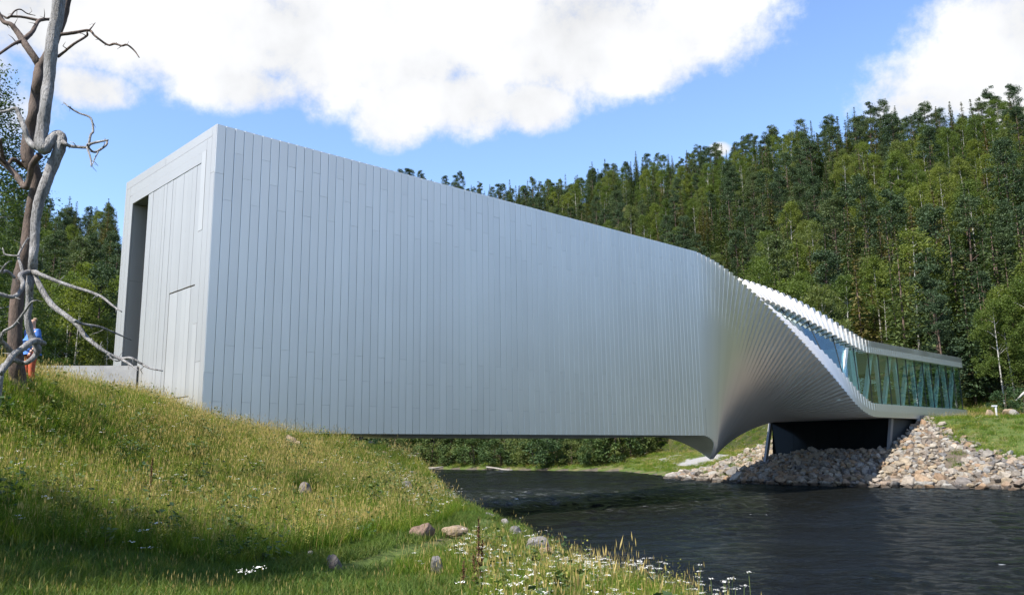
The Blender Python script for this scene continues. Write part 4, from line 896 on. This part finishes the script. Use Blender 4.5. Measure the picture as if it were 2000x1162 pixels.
# ------------------------------------------------------------------ person behind the trunks
def person():
    c = at_r(60, 700, 23.4); g = gz(c[0], c[1]); H = at_r(62, 627, 23.4)[2]-g
    H = min(max(H, 1.68), 1.86)
    root = thing('person', 'person in blue t-shirt and orange-red trousers standing behind the dead trunks', 'person', (c[0], c[1], g)); k = H/1.78
    root.rotation_euler[2] = rad(238); root.scale = (k, k, k)
    def skin(name, verts, edges, radii, mat, sub=2):
        me = bpy.data.meshes.new(name); me.from_pydata(verts, edges, []); o = bpy.data.objects.new(name, me); COL.objects.link(o); o.parent = root
        md = o.modifiers.new('skin', 'SKIN'); md.use_smooth_shade = True
        for i, r_ in enumerate(radii): me.skin_vertices[0].data[i].radius = (r_, r_) if isinstance(r_, (int, float)) else r_
        me.skin_vertices[0].data[0].use_root = True
        o.modifiers.new('sub', 'SUBSURF').levels = sub; o.modifiers['sub'].render_levels = sub; me.materials.append(MATS[mat]); return o
    # local +x = facing direction; body of skin colour, clothes over it
    bv = [(0, 0, .95), (0, 0, 1.15), (0, 0, 1.35), (-.01, 0, 1.48), (.01, 0, 1.56), (.03, 0, 1.66), (.03, 0, 1.75),
          (0, .19, 1.42), (-.03, .26, 1.15), (.10, .25, .93), (.16, .24, .86), (0, -.19, 1.42), (-.03, -.26, 1.15), (.10, -.25, .93), (.16, -.24, .86),
          (0, .10, .88), (.02, .12, .50), (-.02, .12, .09), (.13, .13, .04), (0, -.10, .88), (.02, -.12, .50), (-.02, -.12, .09), (.13, -.13, .04)]
    be = [(0, 1), (1, 2), (2, 3), (3, 4), (4, 5), (5, 6), (2, 7), (7, 8), (8, 9), (9, 10), (2, 11), (11, 12), (12, 13), (13, 14), (0, 15), (15, 16), (16, 17), (17, 18), (0, 19), (19, 20), (20, 21), (21, 22)]
    br = [.13, .125, .13, .06, .055, .085, .07, .065, .05, .036, .035, .065, .05, .036, .035, .085, .062, .045, .045, .085, .062, .045, .045]
    body = skin('body', bv, be, br, 'skin')
    tv = [(0, 0, 1.0), (0, 0, 1.18), (0, 0, 1.36), (-.01, 0, 1.45), (0, .19, 1.42), (-.02, .25, 1.22), (0, -.19, 1.42), (-.02, -.25, 1.22), (0, 0, .93)]
    skin('shirt', tv, [(8, 0), (0, 1), (1, 2), (2, 3), (2, 4), (4, 5), (2, 6), (6, 7)], [(.20, .16), (.20, .16), (.20, .16), .10, .095, .08, .095, .08, (.19, .155)], 'blue_cloth')
    pv = [(0, 0, .96), (0, 0, .90), (0, .10, .82), (.02, .12, .50), (-.01, .12, .12), (0, -.10, .82), (.02, -.12, .50), (-.01, -.12, .12)]
    skin('trousers', pv, [(0, 1), (1, 2), (2, 3), (3, 4), (1, 5), (5, 6), (6, 7)], [(.15, .13), (.16, .14), .11, .085, .075, .11, .085, .075], 'orange_cloth')
    hv = [(.0, 0, 1.72), (-.03, 0, 1.76), (-.05, 0, 1.70)]
    skin('hair', hv, [(0, 1), (1, 2)], [.085, .075, .075], 'hair')
    for sy in (-1, 1):
        b = MB(); b.add(*hexa([(-.09, sy*.125-.05, 0), (.22, sy*.125-.05, 0), (.22, sy*.125+.05, 0), (-.09, sy*.125+.05, 0), (-.07, sy*.125-.045, .11), (.16, sy*.125-.04, .07), (.16, sy*.125+.04, .07), (-.07, sy*.125+.045, .11)]))
        me = new_mesh('shoe', np.array(b.V), b.F); link('shoe', me, 'dark_shoe', root)
        for f in range(5):      # fingers
            a = -.06+.03*f; fv = [(.17, sy*.24+a*.5, .85), (.20-.01*abs(f-2), sy*.24+a*.7, .80), (.19, sy*.23+a*.7, .77)]
            skin('finger', fv, [(0, 1), (1, 2)], [.012, .010, .008], 'skin', 1).parent = body
    fv = [(.115, 0, 1.665), (.135, 0, 1.645)]; skin('nose', fv, [(0, 1)], [.014, .016], 'skin', 1).parent = body
person()

# ------------------------------------------------------------------ low concrete wall left of the entrance
a = bp(-.08, 6.8, 0); b_ = np.array([-30., 34.9, 0]); d = (b_-a)/np.linalg.norm(b_-a); nrm = np.array([-d[1], d[0], 0])
W = thing('concrete_wall', 'low grey concrete wall running left from the building entrance', 'wall', (float((a[0]+b_[0])/2), float((a[1]+b_[1])/2), 4.8))
L_ = np.linalg.norm(b_-a); nseg = 4
for i in range(nseg):
    p0, p1 = a+d*(L_*i/nseg+.006), a+d*(L_*(i+1)/nseg-.006); z1 = 7.09
    V, F = hexa([(*p0[:2], 3.9), (*p1[:2], 3.9), (*(p1-nrm*.3)[:2], 3.9), (*(p0-nrm*.3)[:2], 3.9), (*p0[:2], z1), (*p1[:2], z1), (*(p1-nrm*.3)[:2], z1), (*(p0-nrm*.3)[:2], z1)]); mk('wall_section', V, F, 'concrete', W)

# ------------------------------------------------------------------ lamp, boulders, logs
q = at_r(1946, 806, 88); g = gz(q[0], q[1]); Lp = thing('path_lamp', 'small grey bollard lamp with sideways head on the right lawn', 'lamp', (q[0], q[1], g))
zt_ = at_r(1946, 794, 88)[2]; zt_ = max(zt_, g+.9)
V, F = tube([(q[0], q[1], g-.1), (q[0], q[1], zt_)], [.09, .09], 10); mk('post', V, F, 'lamp_grey', Lp, False)
V, F = hexa([(q[0]-.34, q[1]-.1, zt_+.001), (q[0]+.1, q[1]-.1, zt_+.001), (q[0]+.1, q[1]+.1, zt_+.001), (q[0]-.34, q[1]+.1, zt_+.001), (q[0]-.3, q[1]-.1, zt_+.14), (q[0]+.1, q[1]-.1, zt_+.14), (q[0]+.1, q[1]+.1, zt_+.14), (q[0]-.3, q[1]+.1, zt_+.14)]); mk('lamp_head', V, F, 'lamp_grey', Lp)
rock_thing('boulder', 1967, 807, 90, 26, 14, 'tan_rock', 'pale tan boulder right of the bollard lamp, left of two', 60, 'boulder')
rock_thing('boulder', 1984, 808, 89, 28, 14, 'grey_rock', 'white grey boulder at the right edge, right of two', 61, 'boulder')
rock_thing('boulder', 1933, 808, 90, 20, 12, 'tan_rock', 'weathered brown boulder left of the bollard lamp', 62, 'boulder')
def log(label, pts, r_px, mat='driftwood', name='driftwood_log'):
    P = []
    for x, y, r_ in pts: c = at_r(x, y, r_); P.append((c[0], c[1], max(c[2], .05)))
    P, R = smooth_path(P, [r_px*pts[0][2]/1655]*(len(pts)-1)+[r_px*.4*pts[0][2]/1655], 4); V, F = tube(P, R, 7, wob=.2); tag(mk(name, V, F, mat, None, True), label, 'log')
log('bleached driftwood branch on the far shore below the shrubs', [(950, 912, 142), (968, 914, 141), (985, 917, 140), (1002, 919, 139)], 1.8)
log('short pale driftwood pile at the far shore, leftmost', [(822, 914, 154), (845, 914, 153), (866, 911, 153)], 2.2)
log('fallen bare trunk leaning on the hillside at the right edge', [(2010, 757, 100), (1998, 769, 99), (1984, 782, 98)], 2.0, 'birch_bark', 'fallen_trunk')
V, F = hexa([bp(SEND+.3, -2.3, ZB2-.35), bp(SEND+9, -2.3, ZB2-.35), bp(SEND+9, 1, ZB2-.35), bp(SEND+.3, 1, ZB2-.35), bp(SEND+.3, -2.3, ZB2+.12), bp(SEND+9, -2.3, ZB2+.12), bp(SEND+9, 1, ZB2+.12), bp(SEND+.3, 1, ZB2+.12)])
tag(mk('entrance_terrace', V, F, 'concrete'), 'low concrete terrace slab at the glazed end of the museum', 'terrace')

# ------------------------------------------------------------------ meadow
def blades(n, h, w, spread, r, lean=.35, seg=3, z0=0, curve=1.0):
    a = r.uniform(0, 6.283, n); d = spread*np.sqrt(r.random(n)); bx, by = np.cos(a)*d, np.sin(a)*d; hh = h*r.uniform(.55, 1.15, n); la = r.uniform(0, 6.283, n); ll = hh*lean*r.uniform(.2, 1.2, n); ww = w*r.uniform(.7, 1.3, n)
    fa = r.uniform(0, 6.283, n); V = []; F = []
    for i in range(seg+1):
        t = i/seg; off = ll*t**(1+curve); x = bx+np.cos(la)*off; y = by+np.sin(la)*off; z = z0+hh*t*(1-.12*t); wd = ww*(1-t)**.7*.5
        if i < seg: V += [np.c_[x-np.cos(fa)*wd, y-np.sin(fa)*wd, z], np.c_[x+np.cos(fa)*wd, y+np.sin(fa)*wd, z]]
        else: V += [np.c_[x, y, z]]
    m = len(V); Vs = np.stack(V, 1); idx = np.arange(n)[:, None]*m; F = []
    for i in range(seg-1): F += [np.c_[idx+2*i, idx+2*i+1, idx+2*i+3], np.c_[idx+2*i, idx+2*i+3, idx+2*i+2]]
    F += [np.c_[idx+2*(seg-1), idx+2*(seg-1)+1, idx+2*seg]]
    tip = Vs[:, -1]
    return Vs.reshape(-1, 3), np.vstack(F), tip
def heads(tip, ln, wd, r, drop=.0):
    n = len(tip); a = r.uniform(0, 6.283, n); V = np.stack([tip+np.c_[0*a, 0*a, 0*a-ln], tip+np.c_[np.cos(a)*wd, np.sin(a)*wd, -ln*.45+0*a], tip+np.c_[0*a, 0*a, 0*a+ln*.15], tip-np.c_[np.cos(a)*wd, np.sin(a)*wd, ln*.55+0*a]], 1).reshape(-1, 3)
    return V, np.arange(4*n).reshape(n, 4)
def combine(parts):
    V = []; F = []; M_ = []; mats = []; b = 0
    for v, f, mt in parts:
        if mt not in mats: mats.append(mt)
        V.append(v); F += [tuple(q) for q in (f+b).tolist()]; M_ += [mats.index(mt)]*len(f); b += len(v)
    return np.vstack(V), F, mats, M_
def tuft(kind, seed):
    r = np.random.default_rng(seed)
    if kind == 'green':
        v, f, t = blades(50, .36, .012, .22, r, .65); return combine([(v, f, 'grass_green')])
    if kind == 'mixed':
        v, f, t = blades(40, .34, .011, .22, r, .6); v2, f2, t2 = blades(3, .70, .0045, .2, r, .35); h, hf = heads(t2, .09, .006, r); return combine([(v, f, 'grass_green'), (v2, f2, 'grass_dry'), (h, hf, 'grass_dry')])
    if kind == 'dry':
        v, f, t = blades(32, .34, .011, .22, r, .6); v2, f2, t2 = blades(9, .74, .0045, .24, r, .3); h, hf = heads(t2, .10, .007, r); return combine([(v, f, 'grass_green'), (v2, f2, 'grass_dry'), (h, hf, 'grass_dry')])
    if kind == 'weed':
        v, f, t = blades(26, .38, .013, .2, r, .4); v2, f2, t2 = blades(7, .66, .008, .18, r, .15)
        C = np.vstack([t2*np.array([1, 1, q])+np.array([0, 0, 0]) for q in np.linspace(.5, 1, 12)]); C = C+r.normal(size=C.shape)*.014; L_, LF = leaves(C, np.full(len(C), .016), r)
        return combine([(v, f, 'grass_green'), (v2, f2, 'stem_green'), (L_, LF, 'weed_yellow')])
    if kind == 'short':
        v, f, t = blades(60, .10, .009, .24, r, .7, 2); return combine([(v, f, 'grass_short')])
    if kind == 'flower':
        v2, f2, t2 = blades(3, .5, .006, .14, r, .25); D = []; 
        for q in t2: D.append(q+np.c_[r.normal(size=(20, 2))*.020, r.normal(size=20)*.004])
        D = np.vstack(D); L_, LF = leaves(D, np.full(len(D), .0065), r, flat=2.0, asp=.9); v, f, t = blades(14, .3, .012, .15, r, .5)
        return combine([(v, f, 'grass_green'), (v2, f2, 'stem_green'), (L_, LF, 'petal')])
    if kind == 'leafy':
        v2, f2, t2 = blades(8, .55, .01, .15, r, .3); C = np.vstack([t2*np.array([1, 1, q]) for q in np.linspace(.25, 1, 9)])+r.normal(size=(72, 3))*.05; L_, LF = leaves(C, np.full(72, .05), r, flat=.6, asp=.5); return combine([(v2, f2, 'stem_green'), (L_, LF, 'shrub_leaf')])
def path_d(X, Y):
    pts = np.array([at_r(*q)[:2] for q in ((560, 1125, 12.6), (680, 1095, 13.8), (790, 1068, 15.8), (860, 1040, 17.6), (920, 1010, 20), (950, 985, 23.5))]); d = np.full(len(X), 9e9); P = np.c_[X, Y]
    for a_, b_ in zip(pts[:-1], pts[1:]):
        e = b_-a_; t = np.clip(((P-a_)@e)/(e@e), 0, 1); d = np.minimum(d, np.hypot(*(P-a_-t[:, None]*e).T))
    return d
def meadow():
    kinds = ['green', 'green', 'mixed', 'mixed', 'dry', 'dry', 'weed', 'weed', 'short', 'short', 'flower', 'flower', 'leafy']
    protos = []
    for i, k in enumerate(kinds): V, F, mats, mi = tuft(k, 300+i); protos.append(proto('p', V, F, mats, mi))
    r = np.random.default_rng(21); N = 60000
    ph = np.radians(r.uniform(-36, 24, N)); rr = np.sqrt(r.uniform(6.5**2, 41**2, N)); X, Y = rr*np.sin(ph), rr*np.cos(ph); P2 = np.c_[X, Y]
    dn = sdist(P2, near_poly); z = height(P2); s_ = (X-BX)*U[0]+(Y-BY)*U[1]; p_ = (X-BX)*W_[0]+(Y-BY)*W_[1]
    inb = (s_ > -.15) & (p_ > -.2) & (p_ < BW+.3)
    pd = path_d(X, Y); wall_ = (Y > 34.2) & (X < -16)
    keep = (dn > .25) & ~inb & ~wall_ & (pd > .28+.25*r.random(N)); X, Y, z, rr, dn, pd = X[keep], Y[keep], z[keep], rr[keep], dn[keep], pd[keep]; n = len(X)
    tone = noise2(X, Y, 1.6, 1)+.5*noise2(X, Y, .6, 4); hillf = np.clip((z-1.75)/1.4, 0, 1); u_ = r.random(n)
    pick = np.zeros(n, int); sc = np.ones(n)
    shortz = (rr < 13.3+.7*tone) & (dn > 3.2) | (pd < .9)
    for x_, y_, a_ in ROCKPOS:
        e = np.array([x_, y_])/math.hypot(x_, y_); w1_ = (X-x_)*e[0]+(Y-y_)*e[1]; w2_ = np.abs(-(X-x_)*e[1]+(Y-y_)*e[0]); shortz |= (w2_ < a_*1.15+.08) & (w1_ < a_) & (w1_ > -1.5-2.2*a_)
    dryp = np.clip(.02+.20*tone+.14*hillf*(rr > 24), .008, .36)
    for i in range(n):
        if shortz[i]:
            pick[i] = 8+int(r.integers(2)); sc[i] = r.uniform(.9, 1.9)
            if pd[i] > 1.1 and u_[i] > .80: pick[i] = int(r.integers(4)); sc[i] = r.uniform(.3, .6)
            if pd[i] > 1.1 and u_[i] > .985: pick[i] = 4+int(r.integers(2)); sc[i] = r.uniform(.5, .8)
            if u_[i] < .001: pick[i] = 10
        else:
            v = u_[i]
            if v < dryp[i]: pick[i] = 4+int(r.integers(2)); sc[i] = r.uniform(.7, 1.15)
            elif v < dryp[i]+.010+(.05 if dn[i] < 3.2 else 0): pick[i] = 10+int(r.integers(2)); sc[i] = r.uniform(.8, 1.2)
            elif v < dryp[i]+.10: pick[i] = 6+int(r.integers(2)); sc[i] = r.uniform(.7, 1.1)
            elif v < .985: pick[i] = int(r.integers(2)) if r.random() < .66 else 2+int(r.integers(2)); sc[i] = r.uniform(.6, 1.15)
            else: pick[i] = 12; sc[i] = r.uniform(.7, 1.2)
            if dn[i] < 1.5: sc[i] *= .75
    scatter('meadow_grass', np.c_[X, Y, z-.02], np.c_[r.normal(size=(n, 2))*.08, r.uniform(0, 6.28, n)], np.c_[sc*1.1, sc*1.1, sc*r.uniform(.8, 1.15, n)], pick, protos, 'tall meadow grass with dry stalks and white flowers on the near slope', 'grass')
    # lawn and banks across the river
    N = 34000; ph = np.radians(r.uniform(-8, 36, N)); rr = np.sqrt(r.uniform(58**2, 168**2, N)); X, Y = rr*np.sin(ph), rr*np.cos(ph); P2 = np.c_[X, Y]; df = sdist(P2, far_poly); z = height(P2)
    s_ = (X-BX)*U[0]+(Y-BY)*U[1]; p_ = (X-BX)*W_[0]+(Y-BY)*W_[1]; r0 = np.interp(np.arctan2(X, Y), HPHI, HR0)
    top = np.interp(p_, (-24, -12, -10.9, -9.1, -4.8, -1.9, 12, 16, 24), (4.2, 4.6, 5.2, 6.4, 10, 14.2, 13.5, 9, 2.2))
    tuf = noise2(X, Y, 1.1, 5) > .5
    pth = np.hypot(*(P2-at_r(1372, 887, 108)[:2]).T)
    keep = (df > 1.0) & ((df > top-.5) | (tuf & (p_ < -2) & (df > 2.5)) | ((p_ > 13) & (r.random(N) < .4))) & (rr < r0+8) & ~((s_ < SEND+.4) & (p_ > PF-.3) & (p_ < 11.5)) & (pth > 4)
    X, Y, z = X[keep], Y[keep], z[keep]; n = len(X); u_ = r.random(n); pick = np.where(u_ < .5, r.integers(0, 2, n), np.where(u_ < .72, r.integers(2, 4, n), np.where(u_ < .86, r.integers(4, 6, n), np.where(u_ < .93, 10, 6)))); sc = r.uniform(1.0, 1.8, n)
    scatter('far_bank_grass', np.c_[X, Y, z-.03], np.c_[r.normal(size=(n, 2))*.08, r.uniform(0, 6.28, n)], np.c_[sc*1.5, sc*1.5, sc*.7], pick, [o.copy() for o in protos], 'grass and wild flowers on the bank and lawn across the river', 'grass')
meadow()

# ------------------------------------------------------------------ individual tall plants of the foreground
def dock(px, py, r_, h_px, label, seed):
    c = at_r(px, py, r_); g = gz(c[0], c[1]); r = np.random.default_rng(seed); h = h_px*r_/1655; T = thing('dock_plant', label, 'plant', (c[0], c[1], g))
    for k in range(3 if h_px > 60 else 1):
        hh = h*(1, .72, .5)[k]; off = np.array([(0, .06, -.09)[k], (0, .02, .05)[k], 0]); top = np.array([c[0], c[1], g])+off+np.array([r.normal()*.03, r.normal()*.03, hh]); b = np.array([c[0], c[1], g])+off*.3
        V, F = tube([b, (b+top)/2, top], [.009, .007, .003], 6); mk('stem', V, F, 'dock_brown', T, True)
        n = int(420*hh/h*max(.3, h/.9)); t = r.uniform(.32, 1, n); C = b+(top-b)*t[:, None]+np.c_[r.normal(size=(n, 2))*(.030*(1.15-t))[:, None], r.normal(size=n)*.01]
        V, F = leaves(C, np.full(n, .013), r); mk('seed_head', V, F, 'dock_brown', T)
dock(934, 1160, 11.6, 135, 'tall rust-brown dock plant standing in the grass at the bottom centre', 1)
dock(905, 1162, 11.4, 60, 'short rust-brown dock plant left of the tall one', 2)
dock(291, 965, 18.6, 78, 'lone dark brown dock spike in the left meadow', 3)
dock(526, 868, 31.5, 24, 'tiny dark dock spike below the facade corner', 4)
dock(1072, 1105, 16.2, 40, 'slim brown dock spike beside the river edge boulders', 5)
def yarrow(px, py, r_, n_heads, label, seed):
    c = at_r(px, py, r_); g = min(gz(c[0], c[1]), c[2]); r = np.random.default_rng(seed); T = thing('yarrow_plant', label, 'flower', (c[0], c[1], g), 'white yarrow by the water')
    hgt = max(.35, c[2]-g)
    for k in range(n_heads):
        a = r.uniform(0, 6.28); top = np.array([c[0]+math.cos(a)*.16*r.random(), c[1]+math.sin(a)*.16*r.random(), g+hgt*r.uniform(.8, 1.15)]); b = np.array([c[0], c[1], g-.03]); V, F = tube([b, (b*.45+top*.55)+np.array([.01, 0, 0]), top], [.004, .0035, .003], 5); st = mk('stem', V, F, 'stem_green', T, True)
        m = 34; C = top+np.c_[r.normal(size=(m, 2))*.022, r.normal(size=m)*.004]; V, F = leaves(C, np.full(m, .006), r, flat=2.2, asp=.95); mk('flower_head', V, F, 'petal', T)
    n = 26; C = np.array([c[0], c[1], g])+np.c_[r.normal(size=(n, 2))*.05, r.uniform(.03, hgt*.7, n)]; V, F = leaves(C, np.full(n, .035), r, asp=.25); mk('foliage', V, F, 'stem_green', T)
ry = np.random.default_rng(44)
for i in range(26):
    px = float(ry.uniform(1085, 1480)); py = 1085+(px-1090)*.16+float(ry.uniform(-8, 36)); r_ = float(np.interp(px, (1085, 1200, 1300, 1480), (15.4, 13.0, 12.0, 10.9)))+float(ry.uniform(-.5, .5))
    yarrow(px, py, r_, int(ry.integers(2, 6)), 'white-headed yarrow in the fringe of flowers between bottom grass and water', 500+i)
for i, (px, py, r_) in enumerate(((468, 815, 31), (455, 822, 31), (482, 812, 31.3), (570, 832, 33.2), (562, 836, 33))):
    yarrow(px, py, r_, 6, 'white wildflower cluster in front of the facade foot', 560+i)
